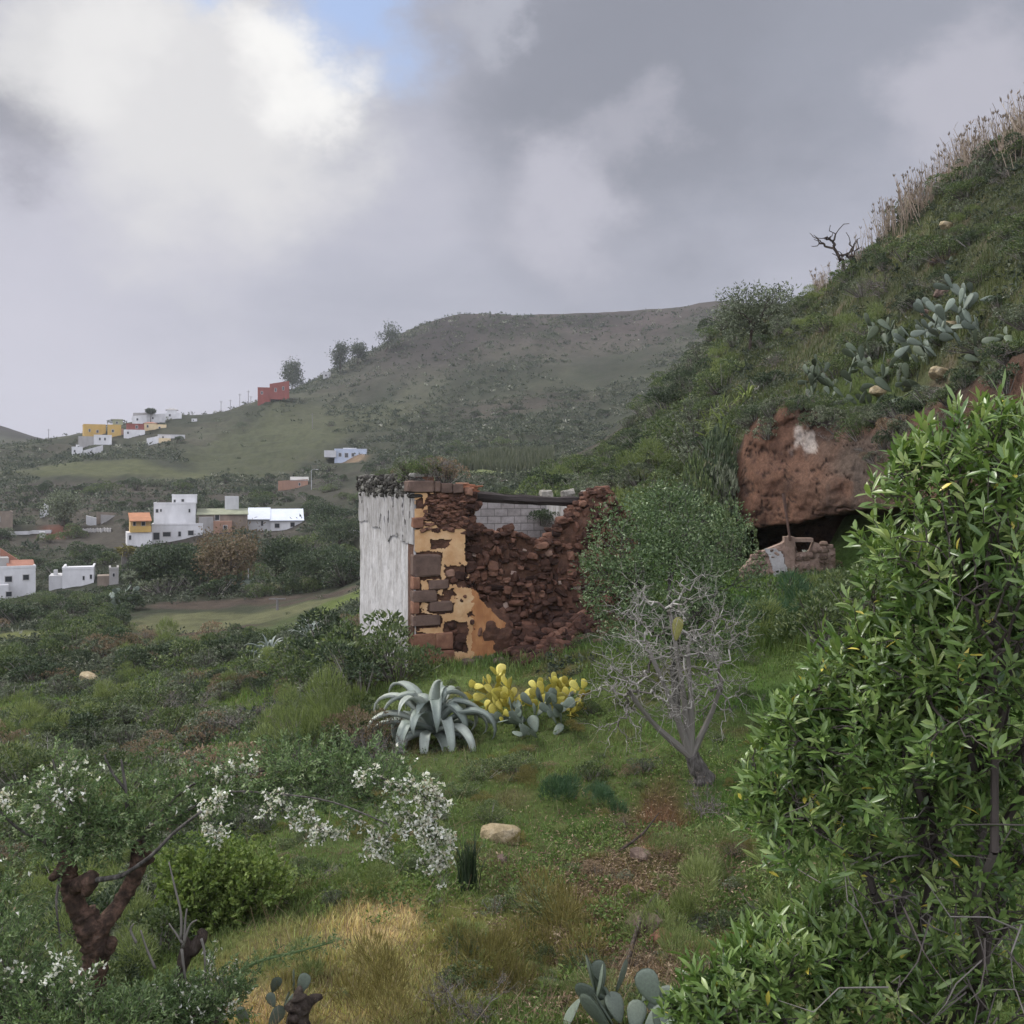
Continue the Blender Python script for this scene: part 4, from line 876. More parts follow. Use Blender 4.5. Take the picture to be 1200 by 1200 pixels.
BUSHNAME = {'spurge': 'spurge_bush', 'leafy': 'leafy_bush', 'broom': 'broom_bush', 'dry': 'dry_bush', 'dark': 'evergreen_bush', 'lime': 'yellow_green_bush', 'russet': 'russet_bush', 'olive': 'feathery_bush', 'blue': 'feathery_bush'}
def bush(kind, loc, r, h=None, label=None, group=None, name=None, cat='shrub'):
    me = PROTO[kind][random.randrange(3)]
    o = bpy.data.objects.new(name or BUSHNAME[kind], me); COL.objects.link(o)
    o.location = loc; o.rotation_euler = (R.normal()*.08, R.normal()*.08, R.uniform(0, 2*PI)); o.scale = (r*R.uniform(.9, 1.1), r*R.uniform(.9, 1.1), (h or r)*R.uniform(.92, 1.08))
    return tag(o, label, cat, group)

def tree(name, label, loc, h, crown, lm, bark, n=2500, leaf=(.18, .07), trunk=.14, group=None, cat='tree', base_h=.3, tips=60, pend=0.0, sd=1, lo=.5, clump=0):
    """trunk, limbs and a crown of leaf blades; crown = list of (dx, dy, dz, rx, rz) lobes from the foot"""
    rng = np.random.default_rng(sd); root = thing(name, label, cat, loc, 0, group)
    c = np.array(crown, float); w = c[:, 3]**2 * c[:, 4]; w = w / w.sum()
    def pts(m, lo_):
        i = rng.choice(len(c), m, p=w); d = rand_unit(m, rng); rad = np.stack([c[i, 3], c[i, 3], c[i, 4]], 1)
        return c[i, :3] + d*rad*(rng.uniform(lo_**3, 1, m)**(1/3))[:, None], d
    t, _ = pts(tips, .5)
    A, B, ra, rb = limbs((0, 0, h*base_h), t, trunk*.75, rng, .07, max(.01, trunk*.06)); mb = MB()
    tube(mb, [(0, 0, -.6), (rng.normal()*.02*h, rng.normal()*.02*h, h*base_h*.5), (0, 0, h*base_h)], [trunk*1.25, trunk*.95, trunk*.8], 8, .15, sub=3); sticks(mb, A, B, ra, rb, 5); mb.build('trunk', bark, root)
    mb = MB()
    if clump:
        p0, d0 = pts(clump, lo); k = n // clump; p = np.repeat(p0, k, 0) + rng.normal(size=(clump*k, 3))*leaf[0]*1.3; d = np.repeat(d0, k, 0); tb = np.repeat(rng.normal(0, .14, clump), k)
    else: p, d = pts(n, lo); tb = 0
    dd = unit(d*.6 + rand_unit(len(p), rng) + [0, 0, .2 - pend])
    leaves(mb, p, dd, rng.uniform(.7, 1.3, len(p))*leaf[0], rng.uniform(.7, 1.3, len(p))*leaf[1], tint=np.clip(rng.normal(.5, .22, len(p)) + tb, 0, 1)); mb.build('crown', lm, root)
    return root

# ------------------------------------------------------------------ prickly pears
def pad_mesh(mat, sd=0):
    mb = MB(); na, nr = 16, 7; rng = np.random.default_rng(sd)
    t = np.linspace(0, 1, nr); th = np.linspace(0, 2*PI, na, endpoint=False)
    # outline: egg with the narrow end at the joint; two dished faces meeting at a rounded rim
    rows_ = []
    for side in (1, -1):
        for f in (0.0, .45, .78, .95, 1.0):
            x = .5*f*np.sin(th)*(.80 + .20*np.cos(th - PI)*-1); z = .52 + f*.50*np.cos(th)
            y = side*.055*math.sqrt(max(0, 1 - f**2.6)) + .03*np.sin(2.2*z + sd) + 0*x
            rows_.append(np.stack([x*.78*(.72 + .4*z), y, z], 1))
    v = np.concatenate(rows_); q = []
    k = np.arange(na); k2 = (k + 1) % na
    for s0, fl in ((0, False), (5, True)):
        for r_ in range(4):
            a = (s0 + r_)*na; b2 = a + na; qq = np.stack([a + k, a + k2, b2 + k2, b2 + k], 1); q.append(qq[:, ::-1] if fl else qq)
    a, b2 = 4*na, 9*na; q.append(np.stack([a + k, a + k2, b2 + k2, b2 + k], 1))
    mb.add(v, np.concatenate(q), tint=np.clip(rng.uniform(.25, .75) + .25*v[:, 2] - .12, 0, 1)); return mb.mesh('pad', mat, smooth=True)
PADS = {k: [pad_mesh(m, s) for s in range(4)] for k, m in (('green', M_PAD), ('grey', M_PADGREY), ('yellow', M_PADYEL), ('lime', M_PADLIME))}
PADW = 1.0
def opuntia(label, loc, n, pad=.34, kind='green', spread=.55, rise=.6, seeds=3, sd=0, group=None, radius=.3, whole=False, maxlev=5):
    from mathutils import Matrix, Vector
    rng = np.random.default_rng(sd + 900); root = None if whole else thing('prickly_pear', label, 'cactus', loc, 0, group)
    todo = []
    for s in range(seeds):
        a = rng.uniform(0, 2*PI); todo.append((np.array([math.cos(a), math.sin(a), 0])*radius*rng.uniform(.1, 1), unit([math.cos(a)*spread, math.sin(a)*spread, .9]), 0))
    mats = []
    while todo and len(mats) < n:
        i = rng.integers(0, min(len(todo), 4)); p, d, lev = todo.pop(i); s = pad*rng.uniform(.75, 1.15)*(1 if lev else 1.15)
        a = rng.uniform(0, 2*PI); nn = np.array([math.cos(a), math.sin(a), rng.normal()*.3]); nn = unit(nn - d*np.dot(nn, d)); x = np.cross(nn, d)
        M_ = Matrix(((x[0], nn[0], d[0], p[0]), (x[1], nn[1], d[1], p[1]), (x[2], nn[2], d[2], p[2]), (0, 0, 0, 1))) @ Matrix.Diagonal((s*PADW, s, s, 1)); mats.append(M_)
        if lev < maxlev:
            for c in range(rng.choice([1, 2, 3], p=[.25, .5, .25])):
                th = rng.uniform(-1.15, 1.15); rim = p + (d*(.52 + .46*math.cos(th)) + x*.36*math.sin(th))*s
                todo.append((rim, unit(d*math.cos(th)*rise + x*math.sin(th)*1.0 + nn*rng.normal()*.45 + np.array([0, 0, .22])), lev + 1))
    if whole:
        mb = MB()
        for M_ in mats:
            me = PADS[kind][rng.integers(0, 4)]; co_ = np.zeros(len(me.vertices)*3, np.float32); me.vertices.foreach_get('co', co_); co_ = co_.reshape(-1, 3)
            A_ = np.array(M_); qv = np.zeros(len(me.loops), np.int32); me.loops.foreach_get('vertex_index', qv); mb.add(co_ @ A_[:3, :3].T + A_[:3, 3], qv.reshape(-1, 4), tint=rng.uniform(.1, .9))
        o = mb.build('prickly_pear', {'green': M_PAD, 'grey': M_PADGREY, 'yellow': M_PADYEL}[kind], smooth=True); o.location = loc; return tag(o, label, 'cactus', group)
    for M_ in mats:
        o = bpy.data.objects.new('pad', PADS[kind][rng.integers(0, 4)]); COL.objects.link(o); o.parent = root; o.matrix_local = M_
    return root

def agave(label, loc, n, L, W, droop=1.6, sd=0, rot=0, parts=True, group=None, mat=None, el=(.15, 1.35), foldp=.2):
    rng = np.random.default_rng(sd + 40); root = thing('agave', label, 'agave', loc, rot, group); one = MB()
    for i in range(n):
        mb = MB() if parts else one
        az = i*2.39996 + rng.normal()*.12; e0 = el[0] + (el[1] - el[0])*((i + .5)/n) + rng.normal()*.08; l = L*rng.uniform(.75, 1.1)*(.75 + .25*math.sin(PI*min(1, (i + 3)/n)))
        m = 14; ds = l/m; p = np.array([math.cos(az), math.sin(az), 0])*.10; p[2] = .05 + .25*i/n; cen = [p.copy()]; e = e0; k = droop*rng.uniform(.45, 1.35); fold = rng.random() < foldp
        for j in range(m):
            t = j/m; e -= k*(t**1.5)*2.3/m*1.6
            if fold and j == int(m*.45): e -= .9
            p = p + ds*np.array([math.cos(az)*math.cos(e), math.sin(az)*math.cos(e), math.sin(e)]); cen.append(p.copy())
        cen = np.array(cen); t = np.linspace(0, 1, m + 1); w = W*np.interp(t, [0, .12, .45, .8, 1], [.75, .70, 1, .55, .03])*rng.uniform(.85, 1.15)
        T_ = unit(np.gradient(cen, axis=0)); s = np.array([-math.sin(az), math.cos(az), 0]); nn = np.cross(T_, s)*-1; nn = np.where(nn[:, 2:3] < 0, nn, nn)
        cup = (w*.28)[:, None]*np.cross(s, T_); th = (w*.16*(1 - t*.8) + .004)[:, None]*np.cross(s, T_)
        rws = [cen - s*w[:, None]*.5 + cup*-1, cen - s*w[:, None]*.25, cen, cen + s*w[:, None]*.25, cen + s*w[:, None]*.5 + cup*-1, cen + s*w[:, None]*.25 + th, cen + th*1.4, cen - s*w[:, None]*.25 + th]
        v = np.stack(rws, 1); I_ = np.arange((m+1)*8).reshape(m+1, 8); I2 = np.roll(I_, -1, 1)
        mb.add(v.reshape(-1, 3), np.stack([I_[:-1], I2[:-1], I2[1:], I_[1:]], 2).reshape(-1, 4), tint=np.clip(np.repeat(rng.uniform(.3, .75) + .18*t, 8) + (t > .96).repeat(8)*.2, 0, 1))
        if parts: mb.build('leaf', mat or M_AGAVE, root, smooth=True)
    if not parts: one.build('leaf_rosette', mat or M_AGAVE, root, smooth=True)
    return root
# ------------------------------------------------------------------ shrubs and trees of the middle distance
def field_free(px, Y):
    """False on the open fields, tracks and in front of the houses"""
    for c, r in (((20, 92), (75, .03)), ((285, 96), (150, .13)), ((345, 122), (95, .07)), ((130, 335), (115, .07)), ((310, 385), (95, .15)), ((620, 165), (75, .13)), ((290, 76), (170, .07)), ((420, 78), (50, .12)), ((350, 104), (110, .03))):
        if ((px - c[0])/r[0])**2 + ((math.log(Y) - math.log(c[1]))/r[1])**2 < 1: return False
    py = float(HZ - gz(px, Y)*F/Y)
    for (x0, x1, y0, y1) in ((-30, 45, 680, 706), (52, 142, 680, 694), (145, 240, 628, 645), (240, 292, 622, 632), (290, 358, 618, 628), (322, 366, 568, 578), (376, 436, 536, 548), (40, 60, 600, 634), (98, 150, 608, 618)):
        if x0 < px < x1 and y0 < py < y1: return False
    return True
CLEAR = [(-30,45,655,696,152),(55,114,664,690,154),(112,141,666,685,154),(-30,60,732,748,88),(145,240,580,638,176),(232,292,580,624,180),(290,358,594,621,186),(158,408,686,733,103),(300,412,674,692,100),(322,366,560,572,270),(376,434,524,541,300),(98,148,598,611,190),(44,60,588,632,190)]
def hides(px, Y, r, h):
    z = float(gz(px, Y)); pt_, w_ = HZ - (z + h)*F/Y, r*F/Y
    return any(x0 < px + w_*.7 and px - w_*.7 < x1 and pt_ < y1 - 3 and Y < Yh for x0, x1, y0, y1, Yh in CLEAR)
def scatter(n, pxr, Yr, kinds, rr, label, group, hk=1.0, pxw=None, avoid=True, cat='shrub', tries=20, ok=None, dz=-.1):
    ks, ws = list(kinds), np.array(list(kinds.values()), float); ws /= ws.sum(); out_ = []
    while len(out_) < n and tries*n > 0:
        tries -= 1/n*1.0 if tries > 0 else 0
        px = R.uniform(*pxr); Y = math.exp(R.uniform(math.log(Yr[0]), math.log(Yr[1])))
        if avoid and not field_free(px, Y): continue
        if ok is not None and not ok(px, Y): continue
        k = ks[R.choice(len(ks), p=ws)]; r = R.uniform(*rr)
        if hides(px, Y, r, r*hk*1.15): continue
        lab, grp = (label[k], group[k]) if isinstance(label, dict) else (label, group)
        out_.append(bush(k, on(px, Y, dz), r, r*hk*R.uniform(.8, 1.2), lab, grp, cat=cat))
    return out_
def fam(where):
    w = {'spurge': 'grey green spurge shrub', 'leafy': 'rounded mid green shrub', 'broom': 'wispy light green broom shrub', 'dry': 'leafless grey twiggy shrub', 'dark': 'dark evergreen shrub', 'lime': 'yellow green shrub', 'russet': 'brownish half dry shrub', 'olive': 'olive brown feathery shrub', 'blue': 'dark blue green feathery shrub'}
    return {k: v + ' ' + where for k, v in w.items()}, {k: k + ' shrubs ' + where for k in w}
ruinfree = lambda px, Y: not (405 < px < 745 and 26.5 < Y < 40)
cave_ok = lambda px, Y: Y > float(np.interp(px, cpx, cY)) + 2.5
l, g = fam('in the scrub of the near left slope'); scatter(215, (-60, 470), (19, 62), {'spurge': 5, 'leafy': 3, 'broom': 2, 'dry': 1.3, 'russet': 1, 'dark': 1.2}, (.55, 1.25), l, g, .85, ok=lambda px, Y: ruinfree(px, Y) and Y > 17 + max(0, (px-300)*.03))
l, g = fam('on the lower valley slope beneath the field terraces'); scatter(110, (-40, 425), (58, 100), {'spurge': 4, 'leafy': 3, 'dark': 3, 'russet': 1}, (1.0, 2.0), l, g, .9)
l, g = fam('below the white valley houses'); scatter(125, (-40, 425), (104, 178), {'dark': 6, 'leafy': 2, 'spurge': 2}, (1.5, 3.4), l, g, .85)
l, g = fam('on the slope above the white valley houses'); scatter(130, (-40, 600), (200, 300), {'dark': 5, 'leafy': 2, 'spurge': 3}, (1.6, 3.6), l, g, .8)
l, g = fam('on the green spur behind the ruin'); scatter(95, (640, 850), (48, 112), {'leafy': 4, 'spurge': 4, 'dark': 2, 'broom': 1}, (.8, 1.9), l, g, .9, avoid=False)
l, g = fam('on the hillside above the red cave'); scatter(85, (840, 1230), (40, 66), {'spurge': 4, 'leafy': 3, 'broom': 1, 'dry': 1.5, 'dark': 1.5}, (.5, 1.25), l, g, .85, avoid=False, ok=lambda px, Y: px > 860 or Y > 44)
scatter(75, (1000, 1260), (25, 44), {'spurge': 4, 'leafy': 3, 'dry': 1.5, 'dark': 2, 'russet': 1}, (.4, 1.0), l, g, .8, avoid=False, ok=lambda px, Y: cave_ok(px, Y))
l, g = fam('in the upper fields under the far hill'); scatter(55, (200, 720), (300, 440), {'dark': 5, 'spurge': 2}, (1.6, 3.4), l, g, .8)
l, g = fam('behind the broken front of the ruin'); scatter(16, (560, 760), (40, 56), {'broom': 3, 'lime': 2, 'leafy': 1}, (.6, 1.2), l, g, .9, avoid=False)
# the tangle round the cave's left shoulder
l, g = fam('hanging over the left shoulder of the red cave')
for (px, py, r, k) in ((800,600,1.3,'dark'),(822,575,1.4,'spurge'),(845,560,1.2,'spurge'),(838,598,1.2,'dark'),(812,540,1.3,'spurge'),(850,520,1.1,'leafy'),(872,492,.9,'leafy'),(790,560,1.3,'leafy'),(770,580,1.4,'leafy'),(855,600,1.0,'spurge'),(835,525,1.0,'dark'),(780,520,1.4,'broom'),(862,545,.8,'spurge')):
    q_ = at(px, py, 30); bush(k, q_ + [0, -.3, -.4], r, r*.9, l[k], g[k])
lS, gS = fam('crowding the shoulder of the spur against the sky')
for (px, Y, r, k) in ((822,98,1.5,'spurge'),(836,96,1.7,'leafy'),(850,94,1.9,'spurge'),(862,90,1.7,'spurge'),(874,86,1.6,'leafy'),(925,70,1.3,'spurge'),(938,66,1.2,'leafy'),(950,62,1.0,'spurge'),(812,84,1.5,'spurge'),(830,82,1.8,'spurge'),(846,78,1.6,'leafy'),(862,74,1.4,'spurge'),(900,66,1.3,'leafy'),(790,92,1.6,'leafy'),(915,60,1.1,'spurge')): bush(k, on(px, Y, -.2), r, r*.8, lS[k], gS[k])
def cliff_top(px, d):
    i = int(np.clip((px - 826)/444*(NU-1), 0, NU-1)); j = int(np.argmin(np.abs(D[i, :45] - d))); return np.array([Xc[i, j], Yc[i, j], Zc[i, j]])
l, g = fam('along the top edge of the red cave')
for k in range(46):
    px = R.uniform(868, 1215); d = R.uniform(.2, 2.6); kk = ('spurge', 'leafy', 'dry', 'dark')[R.choice(4, p=[.45, .25, .15, .15])]; r = R.uniform(.38, .8)
    bush(kk, cliff_top(px, d) + [0, 0, -.12], r, r*.9, l[kk], g[kk])
lF, gF = fam('growing tall before the left edge of the red cliff')
for (px, Y, r, h, k) in ((838,33.6,1.1,2.6,'dark'),(850,33.0,.9,2.0,'leafy'),(826,34.5,1.2,3.2,'leafy'),(846,34.6,1.0,3.4,'spurge'),(858,33.8,.7,1.5,'dark'),(832,35.5,1.2,3.8,'dark')): bush(k, on(px, Y, -.2), r, h, lF[k], gF[k])
lR, gR = fam('rooted in the top face of the red cliff')
for (px, py, r, k) in ((880,490,.75,'leafy'),(890,480,.7,'spurge'),(905,478,.7,'leafy'),(930,480,.6,'dark'),(862,528,.6,'dark'),(858,560,.5,'spurge'),(868,506,.6,'leafy'),(884,494,.55,'spurge'),(902,488,.5,'leafy'),(925,486,.45,'spurge'),(960,496,.5,'dark'),(985,504,.6,'spurge'),(1010,512,.6,'leafy'),(1035,520,.55,'dark'),(975,515,.4,'dry'),(1020,535,.5,'dry')): bush(k, cliff_pt(px, py) + [0, .15, -.15], r, r*.9, lR[k], gR[k])
for k in range(14):                                      # dry growth on the dark upper face
    px = R.uniform(1010, 1200); c = cliff_pt(px, np.interp(px, [1010, 1200], [525, 455]) + R.uniform(-12, 18)); kk = ('dry', 'spurge', 'russet')[R.integers(0, 3)]; bush(kk, c + [0, .1, -.2], R.uniform(.3, .55), None, l[kk].replace('along the top edge of', 'on the dark upper face of'), g[kk].replace('along the top edge of', 'on the dark face of'))
# trees that stand out
def T(px, pyt, pyb, wpx, label, lm=L_DARK, name='evergreen_tree', Y=None, ymin=60, n=2600, leaf=None, base_h=.25, group=None, lobes=6, sd=1, bark=M_BARK, clump=0, pend=0., lo=.5, shape='round', cat='tree'):
    Y = Y or hit(px, pyb, ymin); m = Y/F; h = (pyb - pyt)*m; w = wpx*m*.5; rng = np.random.default_rng(sd); cr = []
    for i in range(lobes):
        f = (i + .5)/lobes
        if shape == 'round': cr.append((rng.normal()*w*.42, rng.normal()*w*.42, h*(base_h + (1-base_h)*rng.uniform(.28, .72)), w*rng.uniform(.45, .65), h*(1-base_h)*rng.uniform(.24, .36)))
        elif shape == 'tall': cr.append((rng.normal()*w*.3, rng.normal()*w*.3, h*(base_h + (1-base_h)*(.12 + .8*f)), w*rng.uniform(.45, .75), h*(1-base_h)*rng.uniform(.10, .17)))
        elif shape == 'umbrella': cr.append((rng.normal()*w*.45, rng.normal()*w*.45, h*.86, w*.6, h*.12))
    return tree(name, label, on(px, Y, -.1), h, cr, lm, bark, n, leaf or (h*.055, h*.024), max(.05, h*.022), group, cat, base_h, 40, pend, sd, lo, clump)
T(342, 421, 455, 23, 'tall eucalyptus beside the dark red ridge house', L_EUC, 'eucalyptus_tree', ymin=330, lobes=9, sd=3, clump=60, n=2400, shape='tall', base_h=.1, leaf=(1.3,.65))
T(399, 404, 438, 15, 'narrow upright eucalyptus, lowest of the three on the ridge', L_EUC, 'eucalyptus_tree', ymin=380, lobes=8, sd=4, clump=50, n=2000, shape='tall', base_h=.12, leaf=(1.2,.6))
T(420, 403, 428, 20, 'gappy spreading eucalyptus, middle one of three on the ridge', L_EUC, 'eucalyptus_tree', ymin=400, lobes=7, sd=5, clump=34, shape='tall', base_h=.3, leaf=(1.2,.6), n=1600)
T(451, 380, 412, 24, 'leaning eucalyptus highest on the bare ridge', L_EUC, 'eucalyptus_tree', ymin=420, lobes=8, sd=6, clump=44, shape='tall', base_h=.3, leaf=(1.2,.6), n=1100).rotation_euler = (0, .32, 0)
T(177, 479, 497, 13, 'umbrella shaped pine standing out over the village roofs', L_EUC, 'umbrella_pine', ymin=330, lobes=7, sd=7, shape='umbrella', base_h=.62, leaf=(.8,.3), n=1200)
T(137, 490, 497, 14, 'small dark tree on the roof line of the olive village house', L_EUC, 'evergreen_tree', ymin=330, lobes=5, sd=8, leaf=(.7,.3), n=600)
T(285, 494, 505, 22, 'wide dark tree alone on the green slope below the red house', L_DARK, ymin=300, lobes=6, sd=9, n=1200)
T(200, 628, 692, 78, 'broad dark evergreen tree in front of the white cascading house', sd=11, ymin=100, lobes=9, n=5200)
T(168, 645, 694, 44, 'smaller dark evergreen crowding the left of the broad dark tree', sd=12, ymin=100, lobes=7)
T(266, 618, 694, 58, 'feathery brown tree below the mossy roofed farmhouse ruin', L_RUSSET, 'russet_tree', sd=13, ymin=95, lobes=10, n=3600, clump=150, base_h=.15)
T(322, 630, 690, 66, 'domed dark tree below the pale sheet roof', sd=14, ymin=95, lobes=8, n=4200)
T(372, 640, 690, 62, 'dark green tree between the domed tree and the ruin wall', sd=15, ymin=95, lobes=8, n=4000)
T(232, 645, 692, 40, 'dark tree behind the feathery brown one', sd=16, ymin=100, lobes=7)
T(398, 600, 650, 52, 'leafy dark tree above the ruin wall top at the hill foot', sd=17, ymin=120, lobes=8, n=3800)
T(380, 585, 625, 46, 'dark rounded tree right of the pale sheet roof', sd=18, ymin=150, lobes=7)
T(338, 658, 684, 36, 'pale grey green bush tree at the terrace edge', L_SPURGE, 'grey_tree', sd=19, ymin=90, lobes=6)
T(60, 690, 716, 60, 'dark tree just below the low white house', L_LEAFY, sd=20, ymin=80, lobes=7, n=3000)
T(120, 690, 718, 58, 'wide mid green tree below the small beige hut', L_LEAFY, sd=21, ymin=90, lobes=7, n=3000)
T(20, 700, 724, 62, 'mid green tree in front of the red roofed white house', L_LEAFY, sd=22, ymin=90, lobes=7, n=3000)
T(75, 570, 622, 46, 'blue grey leafy tree beside the narrow white shed', L_SPURGE, 'grey_tree', sd=23, ymin=170, lobes=7, n=3000)
T(880, 384, 470, 88, 'airy grey green tree leaning out of the spur above the cave', L_SPURGE, 'grey_tree', Y=64, sd=24, lobes=9, n=4200, base_h=.2, leaf=(.24,.09), clump=260, lo=.3)
T(905, 328, 366, 56, 'thin see through tree on the skyline of the spur', L_EUC, 'skyline_tree', Y=72, sd=25, lobes=8, n=330, base_h=.4, leaf=(.15,.07), clump=66, lo=.6)
# dead branches on the ridge
Yr = 58; o = on(1002, Yr); rng = np.random.default_rng(5); tips = np.stack([rng.uniform(-2.6, .3, 26), rng.uniform(-1, 1, 26), rng.uniform(.3, 2.6, 26)], 1)
A, B, ra, rb = limbs((0, 0, -.2), tips, .13, rng, .13, .03); mb = MB(); sticks(mb, A, B, ra, rb, 5); ob = mb.build('dead_shrub', M_BARK); ob.location = o; tag(ob, 'black bare branches of a dead shrub on the skyline', 'dead shrub')
# palm trunks by the road
Yp = hit(147, 677, 95); m = Yp/F; r_ = thing('palm_tree', 'thick bare palm trunk with ragged hanging skirt beside the dark trees', 'palm', on(147, Yp))
mb = MB(); tube(mb, [(0,0,-1),(0,0,10*m),(0,0,34*m)], [5*m,4.2*m,4.8*m], 9, .12, sub=5); mb.build('trunk', M_GREYBARK, r_)
mb = MB(); p = np.tile([0, 0, 33*m], (170, 1)) + R.normal(size=(170, 3))*2*m; d = rand_unit(170); d[:, 2] = -np.abs(d[:, 2])*.8 + .25; leaves(mb, p, d, R.uniform(6, 13, 170)*m, 1.3*m, bend=.3, tint=R.random(170)); mb.build('frond_crown', L_OLIVE, r_)
Yp = hit(154, 706, 85); m = Yp/F; r_ = thing('palm_tree', 'small palm with thin pale trunk and round head at the terrace corner', 'palm', on(154, Yp))
mb = MB(); tube(mb, [(0,0,-.5),(-.5*m,0,15*m),(-1.5*m,0,30*m)], [2*m,1.6*m,1.5*m], 7, .1, sub=4); mb.build('trunk', M_GREYBARK, r_)
mb = MB(); p = np.tile([-1.5*m, 0, 30*m], (260, 1)); d = unit(rand_unit(260) + [0, 0, .3]); leaves(mb, p, d, R.uniform(6, 11, 260)*m, 1.2*m, bend=.5, tint=R.random(260)); mb.build('frond_crown', L_SPURGE, r_)
# cacti and agaves away from the camera
opuntia('pale prickly pear beside the small palm at the terrace corner', at(150, 716, 60), 46, .8, 'grey', whole=True, sd=1, radius=.8)
opuntia('pale prickly pear at the bank between the two field terraces', at(267, 694, 60), 44, .8, 'grey', whole=True, sd=2, radius=.8)
PADW = .72
opuntia('large pale prickly pear hanging highest over the dark cliff', at(1138, 408, 22), 48, .58, 'grey', .9, .75, 3, 3, None, .4)
opuntia('broad prickly pear left of the highest one on the hillside', at(1100, 418, 22), 26, .52, 'grey', .9, .75, 3, 4, None, .4)
opuntia('prickly pear with thick woody stem and flat upper pads', at(1022, 432, 26), 34, .62, 'green', .9, .7, 3, 5, None, .4)
opuntia('sprawling prickly pear low over the cave roof', at(1062, 462, 26), 34, .60, 'green', 1.0, .7, 4, 6, None, .6)
opuntia('prickly pear with drooping pads at the cave roof edge', at(1020, 474, 26), 28, .58, 'green', 1.0, .7, 4, 7, None, .6)
opuntia('small prickly pear in bushes near the dark upper cliff', at(1092, 478, 24), 24, .5, 'green', 1.0, .7, 4, 8, None, .5)
for i, (px, py, lab) in enumerate(((985,455,'prickly pear clump among leaves above the white cliff stain'),(1165,440,'prickly pear in dark growth above the upper cliff'),(965,478,'low prickly pear at the lip of the red cave'))): opuntia(lab, at(px, py, 26), 26, .5, 'green', 1.0, .7, 4, 20 + i, None, .5)
agave('blue grey agave with folded leaves on the scrub slope', at(316, 772, 20), 26, 1.5, .20, 1.0, 1, parts=True, el=(.3, 1.5))
agave('fainter agave behind bushes beside the white wall', at(362, 748, 24), 22, 1.3, .16, .6, 2, parts=False, el=(.4, 1.5))
PADW = 1.0
agave('spiky agave high on the hill near the cave roof', at(876, 470, 26), 18, .9, .10, .7, 3, parts=False, mat=L_LIME, el=(.2, 1.4))
# long drooping leaves on the bank left of the cave
mb = MB(); p = np.array([at(R.uniform(775, 862), R.uniform(478, 520), 36) for k in range(420)]) + [0, 0, .2]
dd = unit(np.stack([R.normal(size=420)*.6, -np.abs(R.normal(size=420)), R.uniform(.1, .8, 420)], 1)); leaves(mb, p, dd, R.uniform(.5, 1.1, 420), .07, bend=.5, tint=R.random(420)*.8, fine=True)
tag(mb.build('bank_grass', L_BROOM), None, None, kind='stuff')
# plants growing on the ruin
w2 = lambda x, y, z: np.array([AX + E1[0]*x + E2[0]*y, AY + E1[1]*x + E2[1]*y, RZ0 + z])
for (px, py, y, k, r, lab) in ((508,566,.4,'dry',.85,'wispy grey shrub growing on the corner pier'),(495,566,.5,'leafy',.5,'green leafy shrub on the corner cap stone'),(520,566,.6,'russet',.62,'brownish shrub on the pier top beside the old tiles'),(486,560,.8,'spurge',.55,'succulent shrub on the near end of the parapet'),(528,562,1.0,'spurge',.5,'grey green shrub behind the cap stones of the pier')):
    a, b_ = rl(px, py, y); bush(k, w2(a, y, b_), r, r*1.15, lab)
for i, (s, k, r) in enumerate(((.9,'spurge',.50),(1.7,'leafy',.46),(2.6,'spurge',.42),(3.5,'leafy',.36),(4.6,'spurge',.30),(6.0,'leafy',.24),(7.4,'spurge',.3),(.4,'leafy',.5),(1.3,'broom',.42),(3.0,'russet',.36),(5.2,'spurge',.34))): bush(k, w2(.3, s, 5.36), r, r*.9, 'low succulent plant growing on the crusted parapet', 'plants on the parapet', cat='plant', name='parapet_plant')
for (px, py, k, r, lab) in ((592,572,'leafy',.3,'small weeds behind the lintel beam'),(636,606,'dark',.62,'dark shrub growing inside the ruin under the beam')): a, b_ = rl(px, py, 2.6); bush(k, w2(a, 2.6, b_-.3), r, r, lab)
M_PALE = rough_mat('pale stone', [(.3, (.16,.15,.12)), (.7, (.36,.34,.29))], scale=5, bump=.5)
for i, px in enumerate((640, 666, 689)):
    a, b_ = rl(px, 579, 3.3); mb = MB(); stone(mb, (0,0,0), (.42,.34,.30), (R.normal()*.4, R.normal()*.3), .45, .45, fine=True); o = mb.build('pale_stone', M_PALE); o.location = w2(a, 3.3, b_); tag(o, 'pale block of stone on the wall behind the beam', 'stone', 'pale stones behind the beam')
